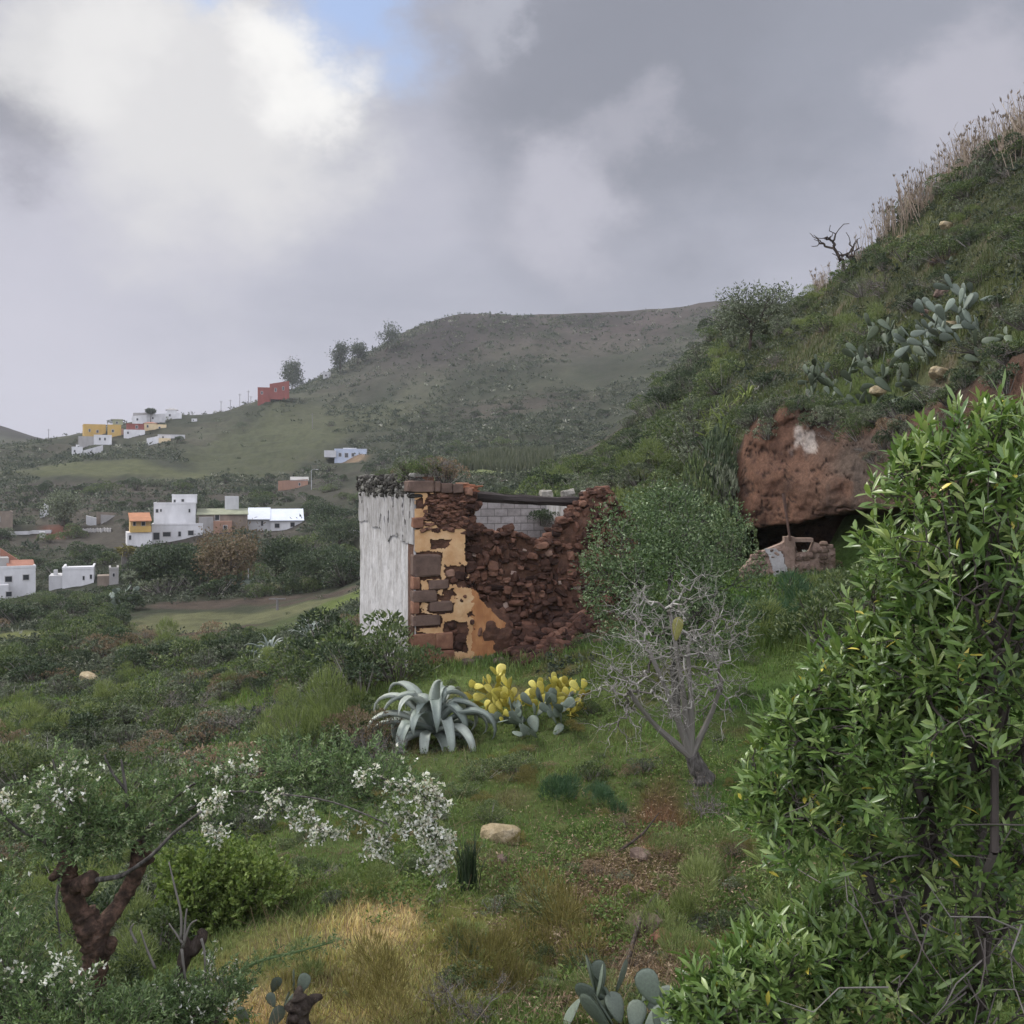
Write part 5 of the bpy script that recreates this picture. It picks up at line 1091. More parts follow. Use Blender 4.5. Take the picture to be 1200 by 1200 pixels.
# ------------------------------------------------------------------ the near bank
def sprays(mb, p0, d0, L, node, leafL, leafW, rng, per=3, tw=.004, droop=.5, twig_mat=1, fl=None, flmb=None, flm=0, tint0=.5, lean_out=.7):
    """leafy twigs: each a bent stem with small leaves in threes; fl = chance of a white flower at each node"""
    n = len(p0); d0 = unit(d0); L = np.broadcast_to(L, (n,)); P0 = p0.copy(); d = d0.copy(); tb = rng.normal(0, .12, n)
    for k in range(node):
        st = (L/node)[:, None]; d = unit(d + rng.normal(size=(n, 3))*.14 + np.array([0, 0, -droop/node*(.4 + k/node)])); P1 = P0 + d*st
        if tw: sticks(mb, P0, P1, tw*(1 - .7*k/node), tw*(1 - .7*(k+1)/node), 3, twig_mat, .35)
        m = np.repeat(P1, per, 0) + rng.normal(size=(n*per, 3))*leafL*.2; dd = unit(np.repeat(d, per, 0)*(1 - lean_out*.5) + rand_unit(n*per, rng)*lean_out + [0, 0, .12])
        leaves(mb, m, dd, rng.uniform(.7, 1.25, n*per)*leafL, rng.uniform(.8, 1.2, n*per)*leafW, tint=np.clip(tint0 + np.repeat(tb, per) + rng.normal(0, .2, n*per), 0, 1))
        if fl is not None:
            w = rng.random(n) < fl*(1 if k > node*.15 else 0)
            if w.any(): flowers(flmb, P1[w] + rng.normal(size=(w.sum(), 3))*.012, rng, flm)
        P0 = P1
def flowers(mb, p, rng, mat=0, s=1.0):
    """small pea flowers: a raised banner, two wings and a green cup"""
    n = len(p); 
    for k in range(3):
        d = unit(rand_unit(n, rng) + [0, 0, .1]); leaves(mb, p + rng.normal(size=(n, 3))*.009, d, rng.uniform(.026, .044, n)*s, rng.uniform(.018, .032, n)*s, fold=.3, tint=np.clip(rng.normal(.6, .25, n), 0, 1), mat=mat)
M_PETAL = leaf_mat('white petal', [(0, (.22,.17,.11)), (.3, (.40,.37,.31)), (.6, (.50,.49,.45)), (1, (.57,.57,.54))], .6, .3)
L_TAGA = leaf_mat('soft green leaflet', [(0, (.03,.052,.02)), (.5, (.082,.125,.048)), (.85, (.145,.19,.085)), (1, (.22,.25,.14))], .6, .22)
L_GLOSS = leaf_mat('glossy shrub leaf', [(0, (.020,.044,.012)), (.4, (.060,.106,.026)), (.75, (.112,.165,.046)), (.93, (.17,.22,.072)), (.965, (.20,.24,.085)), (.975, (.42,.36,.06)), (1, (.45,.38,.07))], .34, .22, .5)
L_SMALLGL = leaf_mat('small glossy leaf', [(0, (.022,.040,.015)), (.5, (.058,.092,.034)), (.85, (.10,.14,.058)), (1, (.19,.23,.125))], .42, .15, .4)
def px3(pts, Y0, wob=0.0):
    out_ = []
    for i, q_ in enumerate(pts): out_.append(P(q_[0], q_[1], Y0 + (q_[2] if len(q_) > 2 else 0)))
    return np.array(out_)
rngN = np.random.default_rng(77)
# --- the pollarded tree with new flowering shoots
Yt = 8.2; zt = on(100, Yt); tr = thing('pollarded_tree', 'flaking brown pollarded tree with knobbly forked limbs and long white flowering shoots', 'tree', zt)
mb = MB(); off = -zt
def limb(pts, rads, **kw): tube(mb, px3(pts, Yt) + off, np.array(rads)*Yt/F, kw.pop('sides', 22), .2, sub=12, **kw)
limb([(100,1250),(103,1190),(109,1145),(113,1115),(106,1088),(97,1068)], [17,15,14,15,17,13], seed=1)
limb([(106,1095),(90,1062),(82,1040),(79,1022),(78,1000,-.05)], [13,11,10.5,11,8], seed=2)
limb([(110,1098),(124,1080),(142,1056,.1),(156,1030,.15),(163,1008,.15),(160,986,.15)], [12,10,8.5,9.5,10,6], seed=3)
limb([(84,1040),(95,1036,-.1),(108,1030,-.2),(100,1048,-.15)], [8,9,9,5], seed=4)
limb([(160,1000,.15),(172,1004,.2),(176,1012,.2)], [8,7,5], seed=5); limb([(78,1010),(68,1022,-.1),(60,1030,-.1)], [7,5,4], seed=6); limb([(112,1120),(126,1112),(133,1100)], [9,8,5], seed=7)
trunk_ = mb.build('trunk', M_BARKRED, tr, smooth=True)
mb = MB()
for pts, r in (([(106,1032,-.2),(135,1028,-.3),(150,1022,-.3),(178,1002,-.4),(205,975,-.4),(236,951,-.5)], 3.2), ([(163,990,.15),(205,960,.2),(260,930,.1),(320,930,-.1),(390,940,-.3),(455,966,-.5)], 1.7), ([(160,988,.15),(190,950,.4),(235,915,.6),(300,905,.5),(370,893,.4),(430,905,.1),(500,935,-.2)], 1.7),
               ([(150,968,.1),(148,930,.1),(142,890,.1)], 3.0), ([(147,925,.1),(133,908,.1),(122,885,.1)], 2.2), ([(75,1005),(50,985,-.3),(20,970,-.5),(-20,930,-.7)], 2.6), ([(78,1002),(90,960,-.1),(70,920,-.2),(62,890,-.2)], 2.4), ([(70,1030,-.1),(66,1060,-.3),(72,1110,-.4)], 2.0), ([(160,990,.15),(185,965,.2),(240,950,.5)], 2.4)):
    q_ = px3(pts, Yt) + off; tube(mb, q_, np.linspace(r, r*.45, len(q_))*Yt/F, 6, .1, sub=5)
mb.build('shoot', M_GREYBARK, tr, smooth=True)
mb, fb = MB(), MB()
def mass(px, py, dY, rx, ry, n, L, fl=None, droop=.5, node=9, tint0=.5, out_w=.9, ll=.042):
    c = P(px, py, Yt + dY) + off; m = (Yt + dY)/F; d = rand_unit(n, rngN); p = c + d*np.array([rx*m, (rx+ry)*.5*m, ry*m])*(rngN.random(n)**.4)[:, None]
    sprays(mb, p, d*out_w + np.array([0, 0, .5]), rngN.uniform(.6, 1.3, n)*L, node, ll, .016, rngN, 4, .003, droop, 1, fl, fb, 0, tint0)
for a in ((100,968,0,46,20,110,.26), (140,975,.1,34,18,56,.24), (72,980,-.1,28,18,36,.24), (170,945,.2,38,16,40,.26), (225,930,.3,40,16,50,.28,.03), (285,913,.4,40,16,60,.28,.05), (345,903,.3,42,16,66,.28), (400,910,.2,40,18,74,.28), (440,928,0,36,22,64,.28,.04), (240,962,.2,28,10,20,.22,.06), (190,978,.2,30,10,18,.22), (15,965,-.4,28,16,24,.26,.05), (70,925,-.2,18,36,34,.24,.15), (365,930,.2,46,10,28,.24)): mass(*a)
def flower_spray(pts, n, fl, L=.15, dY=-.2, w=6):
    t = rngN.random(n); q_ = px3(pts, Yt + dY) + off; k = len(q_); tt = t*(k - 1); p = np.stack([catmull(q_[:, j], tt) for j in range(3)], 1); m = Yt/F
    p = p + rngN.normal(size=(n, 3))*w*m*.6
    sprays(mb, p, rand_unit(n, rngN) + [0, 0, -.1], rngN.uniform(.6, 1.2, n)*L, 6, .036, .014, rngN, 2, .0028, .6, 1, fl, fb, 0, .45)
flower_spray([(300,936),(340,948),(372,965),(388,978)], 40, .75); flower_spray([(430,918),(470,920),(500,932),(522,940)], 44, .85, w=9); flower_spray([(455,955),(480,965),(510,975),(530,990)], 40, .85, w=8)
flower_spray([(425,962),(440,985),(458,996)], 26, .75, w=9); flower_spray([(500,945),(508,985),(514,1016)], 46, .85, w=8); flower_spray([(262,900),(275,903),(290,898)], 20, .9, .14, .3); flower_spray([(250,935),(255,945)], 14, .9, .12); flower_spray([(245,968),(255,975)], 14, .85, .12)
flower_spray([(75,888),(70,915),(55,945),(42,975)], 30, .4, .2, -.3, 9); flower_spray([(0,935),(4,948)], 10, .95, .12, -.4)
mb.build('crown', [L_TAGA, L_TWIG], tr); fb.build('blossom', M_PETAL, tr)
# --- its smaller neighbour, and two cut stumps
Y2 = 8.0; z2 = on(205, Y2); t2 = thing('pollarded_tree', 'small slender pollarded stem with one knob and thin pale shoots', 'tree', z2); mb = MB()
tube(mb, px3([(203,1250),(207,1175),(212,1140),(219,1112),(214,1098)], Y2) - z2, np.array([8,7,6.5,8,4])*Y2/F, 9, .2, sub=5); tube(mb, px3([(217,1118),(230,1108),(237,1096),(233,1090)], Y2) - z2, np.array([7,8,7,3])*Y2/F, 9, .2, sub=5, seed=3); mb.build('trunk', M_BARK, t2, smooth=True); mb = MB()
for pts in ([(214,1105),(207,1095),(198,1082)], [(216,1105),(217,1080),(219,1065)], [(214,1110),(222,1085),(231,1078)], [(236,1100),(240,1120),(240,1160)], [(213,1112),(218,1150),(228,1168)], [(212,1100),(212,1070),(205,1040),(198,1010)], [(182,1135),(172,1112),(165,1090)], [(160,1105),(153,1090),(157,1082)]): tube(mb, px3(pts, Y2 - .1) - z2, np.linspace(1.8, .9, len(pts))*Y2/F, 5, .1, sub=4)
mb.build('shoot', L_BLEACH, t2, smooth=True)
def stump(px, py, h, r, label, Y=None):
    Y = Y or hit(px, py, 6); o = on(px, Y); m = Y/F; mb = MB(); rr = np.random.default_rng(int(px))
    tube(mb, [(0,0,-.2),(0,0,h*m*.4),(2*m,0,h*m*.8),(1*m,0,h*m)], np.array([r*1.1, r, r*1.05, r*.6])*m, 12, .5, sub=5, seed=px); 
    for k in range(5): d = unit([rr.normal(), rr.normal(), rr.uniform(.2, 1)]); b_ = np.array([0, 0, h*m*rr.uniform(.3, .9)]); tube(mb, [b_, b_ + d*r*m*1.2, b_ + d*r*m*rr.uniform(1.5, 2.1)], np.array([r*.5, r*.42, r*.2])*m, 8, .4, sub=3, seed=k)
    ob = mb.build('tree_stump', M_BARK, smooth=True); ob.location = o; tag(ob, label, 'stump')
stump(350, 1212, 44, 14, 'dark gnarled tree stump in the dry yellow grass'); stump(240, 1215, 30, 17, 'low dark cut stump under white flowering shoots'); stump(8, 1205, 40, 16, 'dark stump among white flowers in the corner')
# --- flowering broom in the lower corner
def flower_bush(name, label, blobs, lm, Yb, cat='shrub', fl=.1, ll=.042, lw=.014, tint0=.5, per=3, node=9, L=.3, base=None, droop=.35):
    base = on(base[0], Yb) if base else on(blobs[0][0], Yb); root = thing(name, label, cat, base); mb, fb = MB(), MB(); tips = []
    for (px, py, dY, rx, ry, n, *f) in blobs:
        c = P(px, py, Yb + dY) - base; m = (Yb + dY)/F; d = rand_unit(n, rngN); p = c + d*np.array([rx*m, (rx+ry)*.5*m, ry*m])*(rngN.random(n)**.4)[:, None]; tips += list(p[:10])
        sprays(mb, p, d*.6 + np.array([0, 0, .75]), rngN.uniform(.6, 1.3, n)*L, node, ll, lw, rngN, per, .003, droop, 1, f[0] if f else fl, fb, 0, tint0)
    A, B, ra, rb = limbs((0, 0, -.1), np.array(tips), .014, rngN, .06, .003); sticks(mb, A, B, ra, rb, 5, 1, .3); mb.build('foliage', [lm, L_TWIG], root)
    if fb.n: fb.build('blossom', M_PETAL, root)
    return root
flower_bush('flowering_broom', 'dense green broom with white flower spikes around the pollarded trunk foot', [(12,1135,-.2,36,45,120,.02),(60,1190,-.5,50,22,110,.0),(130,1205,-.6,50,18,90,.0),(0,1075,.2,30,36,60,.02),(55,1155,-.4,10,22,9,.6),(88,1170,-.5,9,20,8,.6),(12,1160,-.3,10,14,6,.6)], L_TAGA, 7.6, base=(40, 0), L=.22)
flower_bush('flowering_broom', 'low bright green broom between the two stems with few white flowers', [(178,1190,-.2,42,16,110,.01),(225,1190,-.3,36,16,80,.05),(265,1172,-.2,28,22,60,.04),(245,1150,0,10,16,8,.6),(252,1190,-.3,12,8,6,.7)], L_TAGA, 7.9, base=(215, 0), L=.2)
flower_bush('yellow_green_bush', 'bright yellow green spurge bush behind the slender stem', [(255,1030,.2,40,26,120),(298,1045,.1,32,26,90),(225,1052,0,30,24,80),(260,1080,.1,44,22,110),(210,1015,.3,22,14,26)], leaf_mat('yellow green spurge leaf', [(0, (.035,.058,.014)), (.5, (.088,.128,.030)), (1, (.17,.21,.06))], .6, .25), 11.7, fl=None, ll=.06, lw=.04, node=6, L=.3, base=(260, 0), tint0=.6, per=4)
# the bright shoot that leans over the dry grass
q_ = px3([(262,1150),(300,1128),(345,1116),(390,1104)], 8.0); mb = MB(); tube(mb, q_, np.linspace(2.6, 1, 4)*8/F, 6, sub=5); t = np.linspace(0, 3, 40); p = np.stack([catmull(q_[:, j], t) for j in range(3)], 1); sprays(mb, p, unit(np.gradient(p, axis=0)) + rand_unit(40, rngN)*.8, .12, 4, .034, .012, rngN, 3, .002, .1, 0)
tag(mb.build('leaning_shoot', [L_TAGA, L_TWIG]), 'pale green leafy shoot leaning over the dry yellow grass', 'shoot')
# --- left bank filler
lN, gN = fam('on the near left bank under the pollarded tree')
for k in range(150):
    px, Y = R.uniform(-90, 430), math.exp(R.uniform(math.log(9.2), math.log(20)))
    if px > 150 + 26*(Y - 9.5) or (px > 120 and Y < 10.2): continue
    kk = ('leafy', 'spurge', 'broom', 'russet', 'dry', 'lime', 'dark')[R.choice(7, p=[.32, .22, .14, .08, .10, .06, .08])]; r = R.uniform(.28, .62); bush(kk, on(px, Y, -.05), r, r*R.uniform(.7, 1.1), lN[kk], gN[kk])
def one(kind, px, py, r, h, label, ymin=8): return bush(kind, at(px, py, ymin, -.05), r, h, label)
for a in (('broom',372,892,1.05,1.5,'tall feathery light green shrub in the middle of the left bank'),('broom',340,868,.8,1.0,'feathery yellow green shrub left of the tall feathery one'),('broom',405,868,.75,1.1,'feathery shrub with lit top touching the pinkish dry bush'),('russet',430,880,.75,1.0,'pinkish brown dry bush left of the big agave'),('dry',440,900,.6,.8,'bare twig bush hidden left of the big agave'),
          ('leafy',440,790,1.5,1.6,'leafy shrub growing up against the foot of the white wall'),('dark',392,782,1.7,1.6,'dense shrub left of the white wall foot'),('leafy',468,797,1.0,1.15,'small leafy shrub at the white wall corner'),('dark',425,812,1.2,1.1,'dark low shrub below the leafy wall foot shrub'),('leafy',350,800,1.6,1.5,'wide mid green shrub under the blue grey agave'),
          ('broom',185,775,1.6,1.9,'round olive green shrub in the scrub'),('lime',102,772,1.1,1.2,'light green shrub left of the round olive one'),('russet',262,815,.8,.9,'orange brown bush in the middle of the scrub'),('dark',45,800,2.0,1.4,'dark low thicket at the far edge of the bank'),
          ('blue',672,948,.62,.62,'dark blue green feathery fennel clump on the grass'),('blue',700,952,.42,.45,'smaller blue green fennel clump beside the larger one'),('olive',640,1130,.62,.75,'olive brown feathery bush on the lower bank'),('olive',600,1165,.5,.6,'brown green feathery bush at the bottom of the bank'),('olive',430,1195,.45,.5,'russet feathery bush in the dry yellow grass'),('dry',560,1195,.35,.45,'thin dry twigs at the bottom of the bank'),('dry',520,1190,.3,.35,'low dry twigs in the yellow grass'),
          ('leafy',412,1052,.16,.16,'small green tuft in the dry sandy patch'),('leafy',560,912,.42,.34,'bright leafy weeds below the big agave'),('leafy',598,905,.45,.34,'bright leafy weeds below the prickly pears'),('leafy',540,930,.3,.25,'leafy weed tuft under the agave stem'),('lime',755,1062,.22,.3,'yellow green young plant by the dead branch'),('lime',795,1085,.30,.36,'larger yellow green plant by the dark stones'),('broom',805,1020,.5,.5,'bright green broom left of the glossy shrub'),('broom',840,1075,.5,.55,'soft green broom under the glossy shrub'),('broom',800,1130,.4,.5,'pale green broom above the low glossy shrub'),('dry',818,960,.45,.7,'grey dry twigs at the foot of the dead tree'),
          ('broom',905,760,1.25,1.0,'deep green shrub mass below the cave wall'),('blue',935,735,1.2,1.3,'blue green shrub under the cave wall pillar'),('blue',890,745,1.0,1.1,'dark green feathery shrub beside the dead tree top'),('leafy',975,760,1.3,1.2,'leafy shrub right of the cave wall'),('leafy',1010,720,1.3,1.4,'tall leafy shrub before the right part of the cave'),('russet',968,668,.45,.5,'reddish leaved bush right of the cave opening'),('broom',960,700,.7,.6,'grassy green shrub under the reddish bush')): one(*a)
# --- the big agave and the prickly pears
agave('large blue grey agave with drooping leaves beside the yellow prickly pear', at(508, 872, 12, .2), 38, 1.75, .27, 1.6, 3, rot=.4, el=(-.1, 1.5), foldp=.55)
opuntia('yellowed prickly pear between agave and grey prickly pear', at(612, 838, 12), 120, .285, 'yellow', .7, .7, 13, 31, None, .85, maxlev=3)
opuntia('yellow prickly pear pads on the right end of the yellow clump', at(664, 836, 12), 48, .285, 'yellow', .6, .7, 8, 35, None, .42, maxlev=2)
opuntia('grey green prickly pear in front of the yellowed one', at(638, 864, 12), 46, .33, 'grey', .8, .6, 5, 33, None, .42, maxlev=3)
opuntia('blue grey prickly pear at the bottom of the bank by the glossy shrub', at(742, 1216, 7), 26, .27, 'grey', .9, .5, 9, 34, None, .32, maxlev=2)
opuntia('green prickly pear half hidden behind white flowering shoots', at(214, 935, 10), 44, .28, 'green', .8, .8, 5, 36, None, .5)
opuntia('small prickly pear at the very bottom near the dry sand', at(300, 1212, 6.5), 9, .17, 'grey', .8, .6, 3, 37, None, .15)
opuntia('prickly pear on the rubble against the broken wall', at(672, 728, 20), 16, .5, 'grey', .6, .8, 3, 38, None, .3)
# --- the dead shrub and the green tree behind it
Yd = hit(824, 918, 8); bd = on(826, Yd); m = Yd/F; dt = thing('dead_tree', 'bleached leafless dead tree with twisted pale branches', 'dead tree', bd)
rr = np.random.default_rng(12); n = 360; d = rand_unit(n, rr); tips = (P(766, 752, Yd) - bd) + d*np.array([140*m, 95*m, 160*m])*(rr.random(n)**.33)[:, None]; ex = np.array([P(*a, Yd + rr.normal()*.3) - bd for a in ((690,760),(700,800),(735,905),(760,900),(715,850),(700,870),(880,790),(890,820),(655,720),(745,885),(720,905),(870,700),(850,670),(700,660),(730,640))]); tips = np.concatenate([tips[tips[:, 2] > .25], ex])
hub = P(810, 886, Yd) - bd; mb = MB(); tube(mb, [np.array([3*m,0,-.4]), np.array([0,0,1*m]), (P(820,903,Yd)-bd), hub], np.array([15,13,10,8.5])*m, 12, .3, sub=6); mb.build('trunk', M_GREYBARK, dt, smooth=True)
mb = MB()
for c in ((738,812),(762,765),(806,765),(846,800),(786,720)):
    q_ = P(c[0], c[1], Yd + rr.normal()*.3) - bd; tube(mb, [hub, hub*.5 + q_*.5 + rr.normal(size=3)*.05, q_], np.array([4.6, 3.2, 2.2])*m, 8, .25, sub=4)
    g_ = tips[np.argsort(((tips - q_)**2).sum(1) + rr.random(len(tips))*.5)[:104]]; A, B, ra, rb = limbs(q_, g_, 2.2*m, rr, .14, .0038, .42); sticks(mb, A, B, ra, rb, 5, 0, np.clip(rr.normal(.6, .2, len(A)) - (ra > .02)*.2, 0, 1))
    e = B[rr.choice(len(B), 170)]; e2 = e + rand_unit(170, rr)*rr.uniform(.06, .26, (170, 1)) + [0, 0, .03]; sticks(mb, e, e2, .0032, .0018, 3, 0, rr.uniform(.4, .95, 170))
mb.build('branch', L_BLEACH, dt)
p_ = P(793, 752, Yd - .5); opad = opuntia('single yellow green cactus pad caught upright in the dead branches', p_, 1, .58, 'lime', 0, 0, 1, 41, None, .01)
for c in opad.children: c.rotation_euler = (0, .1, .15); c.scale = (.30, .4, .40)
Yg = 20.5; bg_ = on(790, Yg); m = Yg/F; lob = []
for (px, py, dY, rx, ry) in ((785,612,0,52,42),(745,640,-.3,52,48),(830,640,.2,46,46),(720,690,-.4,42,44),(785,680,-.6,70,55),(855,690,.2,40,44),(760,735,-.4,60,40),(830,735,-.2,55,40),(745,600,.3,30,30),(712,622,-.2,26,26),(765,588,0,22,20),(806,580,.1,24,22),(856,612,.1,26,26),(876,662,.1,22,26),(698,668,-.3,22,24)):
    c = P(px, py, Yg + dY) - bg_; lob.append((c[0], c[1], c[2], rx*m, ry*m))
tree('glossy_tree', 'rounded small leaved green tree behind the bleached dead tree', bg_, (P(0, 600, Yg) - bg_)[2], lob, L_SMALLGL, M_GREYBARK, 24000, (.075, .034), .10, None, 'tree', .2, 160, 0, 51, .5, 1000)
# --- the glossy shrub by the path
def gloss(label, blobs, Yb, base, nb, leaf=(.080, .0195), sd=1, bare=()):
    rng = np.random.default_rng(sd); root = thing('glossy_shrub', label, 'shrub', base); base = np.asarray(base); S, Dv = [], []
    for (px, py, dY, r, n) in blobs:
        n = int(n*1.45); c = P(px, py, Yb + dY) - base; d = rand_unit(n, rng); d[:, 2] = np.where(d[:, 2] < -.5, -d[:, 2], d[:, 2]); p = c + d*r*(rng.uniform(.25, 1, n)**.4)[:, None]; S.append(p); Dv.append(unit(d*.55 + rng.normal(size=(n, 3))*.3 + [0, 0, .85]))
    S, Dv = np.concatenate(S), np.concatenate(Dv); mb = MB(); A, B, ra, rb = limbs((0, 0, 0), S, .042, rng, .07, .003, .5); keep_w = np.ones(len(A), bool); sticks(mb, A, B, ra, rb, 6, 0, rng.uniform(.02, .3, len(A)))
    for (px, py, dY, r, n) in bare:
        c = P(px, py, Yb + dY) - base; a = c + rng.normal(size=(n, 3))*r*.5; d = unit(rand_unit(n, rng) + [-.5, 0, .3]); l = rng.uniform(.2, .55, (n, 1)); mid = a + d*l*.5 + rng.normal(size=(n, 3))*.03; tn = rng.uniform(.1, .75, n); m2 = mid + unit(d + rand_unit(n, rng)*.55)*l*.3; sticks(mb, a, mid, .0042, .0034, 4, 0, tn); sticks(mb, mid, m2, .0034, .0026, 4, 0, tn); sticks(mb, m2, m2 + unit(d + rand_unit(n, rng)*.8)*l*.3, .0026, .0012, 4, 0, tn)
    mb.build('branch', L_TWIG, root); k = 13; n = len(S); st = .13; f = np.tile(np.linspace(0, 1, k)**.6, n); p = np.repeat(S, k, 0) - np.repeat(Dv, k, 0)*((1 - f)*st)[:, None]
    az = np.tile(np.arange(k)*2.39996, n) + np.repeat(rng.uniform(0, 6.28, n), k); dz = np.repeat(Dv, k, 0); x = unit(np.cross(dz, [.3, .2, 1.0])); y = np.cross(dz, x); rad = x*np.cos(az)[:, None] + y*np.sin(az)[:, None]; open_ = (1.25 - .85*f)[:, None]
    dd = unit(dz*(1 - open_*.45) + rad*open_ + rng.normal(size=p.shape)*.27); tb = np.repeat(rng.normal(0, .13, n), k); tt = np.clip(.42 + .28*f + tb + rng.normal(0, .12, n*k), 0, .955); tt[rng.random(n*k) < .008] = 1.0
    mb = MB(); leaves(mb, p, dd, rng.uniform(.45, 1.4, n*k)*leaf[0]*np.repeat(rng.uniform(.75, 1.2, n), k), rng.uniform(.7, 1.3, n*k)*leaf[1], fold=.16, bend=.14, tint=tt, fine=True, up=dz); mb.build('foliage', L_GLOSS, root, smooth=True)
    return root
gloss('large glossy green shrub with whorled narrow leaves and bare inner twigs', [(1180,640,-.5,.60,190),(1150,560,-.45,.36,70),(1120,735,-.1,.48,150),(1035,815,.1,.40,120),(965,868,.2,.31,85),(925,905,.3,.23,50),(1060,890,.1,.48,130),(1170,800,-.2,.60,170),(1055,650,.3,.14,14),(955,970,.2,.31,70),(902,960,.3,.18,30),(1120,985,.2,.45,75),(1210,960,0,.5,80),(1080,1060,.3,.42,45),(1180,1070,.2,.5,60),(1230,700,-.4,.6,100)], 4.5, on(1130, 5.0, -.1), 0, sd=3, bare=((1090,1010,.1,.55,50),(1180,1080,.1,.6,70),(1050,1120,.2,.5,34)))
gloss('lower bright glossy shrub filling the corner under the large one', [(930,1150,-.1,.34,100),(860,1180,-.2,.28,70),(985,1110,0,.28,60),(1030,1180,-.1,.36,70),(1110,1170,.1,.36,45),(820,1205,-.2,.2,36),(1180,1190,0,.3,26)], 4.7, on(950, 5.2, -.1), 0, sd=5, bare=((1120,1150,0,.5,24),))
# --- stones, rocks and fallen wood
M_ROCK = rough_mat('weathered brown rock', [(.3, (.06,.042,.033)), (.5, (.12,.085,.066)), (.72, (.24,.185,.145))], scale=5, bump=.9, bscale=12, dist=.04)
M_LROCK = rough_mat('pale mossy rock', [(.3, (.16,.13,.07)), (.5, (.30,.24,.14)), (.72, (.42,.36,.25))], scale=5, bump=.9, bscale=12, dist=.04)
def rock(px, py, size, label, mat=None, group=None, ymin=7, rot=None, sink=.25, name='rock'):
    mb = MB(); stone(mb, (0, 0, 0), size, rot or (R.uniform(0, 3), R.normal()*.15), .3, .72, fine=True); o = mb.build(name, mat or M_ROCK); o.location = at(px, py, ymin, size[2]*(.5 - sink)); return tag(o, label, 'rock', group)
rock(588, 985, (.62, .45, .30), 'pale flat rock set in the grass below the prickly pears', M_LROCK, rot=(.1, -.12))
rock(756, 1092, (.42, .34, .26), 'dark round stone by the dead branch above the lower prickly pear'); rock(775, 1102, (.22, .2, .15), 'reddish stone right of the dark round stone', M_REDBLOCK); rock(812, 1072, (.25, .2, .15), 'grey stone under the soft green broom'); rock(760, 998, (.22, .16, .12), 'reddish brown stone lying on bare earth', M_REDBLOCK); rock(750, 1005, (.3, .25, .14), 'dark earth coloured stone left of the reddish one'); rock(588, 1010, (.16, .14, .12), 'small dark stone below the pale flat rock'); rock(105, 800, (1.5, .8, .7), 'pale pinkish block of stone in the scrub', M_LROCK, ymin=20)
mb = MB(); q_ = np.array([at(735, 1135, 8, .05), at(752, 1100, 8, .25), at(768, 1060, 8, .12)]); tube(mb, q_, np.array([3.2, 2.6, 1.6])*q_[0][1]/F, 7, .2, sub=5); tag(mb.build('fallen_branch', M_BARK, smooth=True), 'thick grey fallen branch above the lower prickly pear', 'branch')
mb = MB(); q_ = np.array([at(725, 1000, 8, .03), at(752, 990, 8, .15), at(772, 968, 8, .2)]); tube(mb, q_, np.array([1.6, 1.6, .8])*q_[0][1]/F, 6, .2, sub=5); tag(mb.build('fallen_branch', M_BARK, smooth=True), 'thin broken stick lying over the bare red earth', 'branch')
Yc_ = hit(548, 1040, 8); o = on(548, Yc_); mb = MB(); p = R.normal(size=(150, 3))*[.06, .06, 0]; blades(mb, p, R.uniform(.3, .75, 150), R.uniform(.012, .024, 150), .4, tint=R.uniform(0, .7, 150)); ob = mb.build('rush_tuft', L_DARK); ob.location = o; tag(ob, 'dark spiky rush tuft below the white flowers', 'grass tuft')
# loose stones fallen from the wall
for k in range(46):
    px = R.uniform(600, 705); py = R.uniform(735, 772) - (px - 600)*.12; s = R.uniform(.2, .5); rock(px, py, (s, s*.8, s*.6), 'dark loose stone fallen at the foot of the broken wall', None, 'loose stones below the broken wall', 18, name='loose_stone')
for (px, py) in ((535,772),(548,780),(560,776),(575,772),(545,768),(585,778)): rock(px, py, (.36, .3, .26), 'dark loose stone at the foot of the ochre plaster', None, 'loose stones below the ochre plaster', 18, name='loose_stone')
mb = MB()
for k in range(420):
    px = R.uniform(585, 715); t = R.random(); py = 705 + t*50 - (px - 600)*.14; a = at(px, max(py, 690), 20); s = R.uniform(.12, .42); hh = 1.5*math.exp(-((px - 650)/55)**2)*(1 - t)
    x_, _ = rl(px, py); w_ = w2(x_, -.25 - t*1.6, 0); w_[2] = float(gxy(w_[0], w_[1])) + hh*.55*R.uniform(.2, 1); stone(mb, w_, (s, s*.8, s*.55), (R.normal(), R.normal()*.4), .3, .65, np.clip(R.beta(1.6, 3.5), 0, 1))
tag(mb.build('rubble', M_STONE), None, None, kind='stuff')
# rocks on the hillside
for k in range(16):
    px, py = R.uniform(985, 1215), 0; Y = R.uniform(30, 52); s = R.uniform(.2, .65); mb = MB(); stone(mb, (0,0,0), (s*1.6, s, s*.7), (R.uniform(-.4,.4), -.4 + R.normal()*.2), .35, .6, fine=True); o = mb.build('rock', M_ROCK if k % 3 else M_LROCK); o.location = on(px, Y, -s*.12)
    tag(o, ('weathered brown rock' if k % 3 else 'pale weathered rock') + ' outcropping from the steep hillside', 'rock', ('brown' if k % 3 else 'pale') + ' rocks on the steep hillside')
# small white daisies by the cave
mb = MB(); p = np.array([at(*a, 25, .5) for a in ((930,662),(945,665),(940,650),(952,655),(960,662),(925,672))]); flowers(mb, np.repeat(p, 6, 0) + R.normal(size=(36, 3))*.03, rngN, 0, 3.2); sticks(mb, p - [0, 0, .6], p, .01, .01, 4, 0, 0); tag(mb.build('daisy_plant', M_PETAL), 'white daisy flowers on stems before the cave wall', 'flowers')

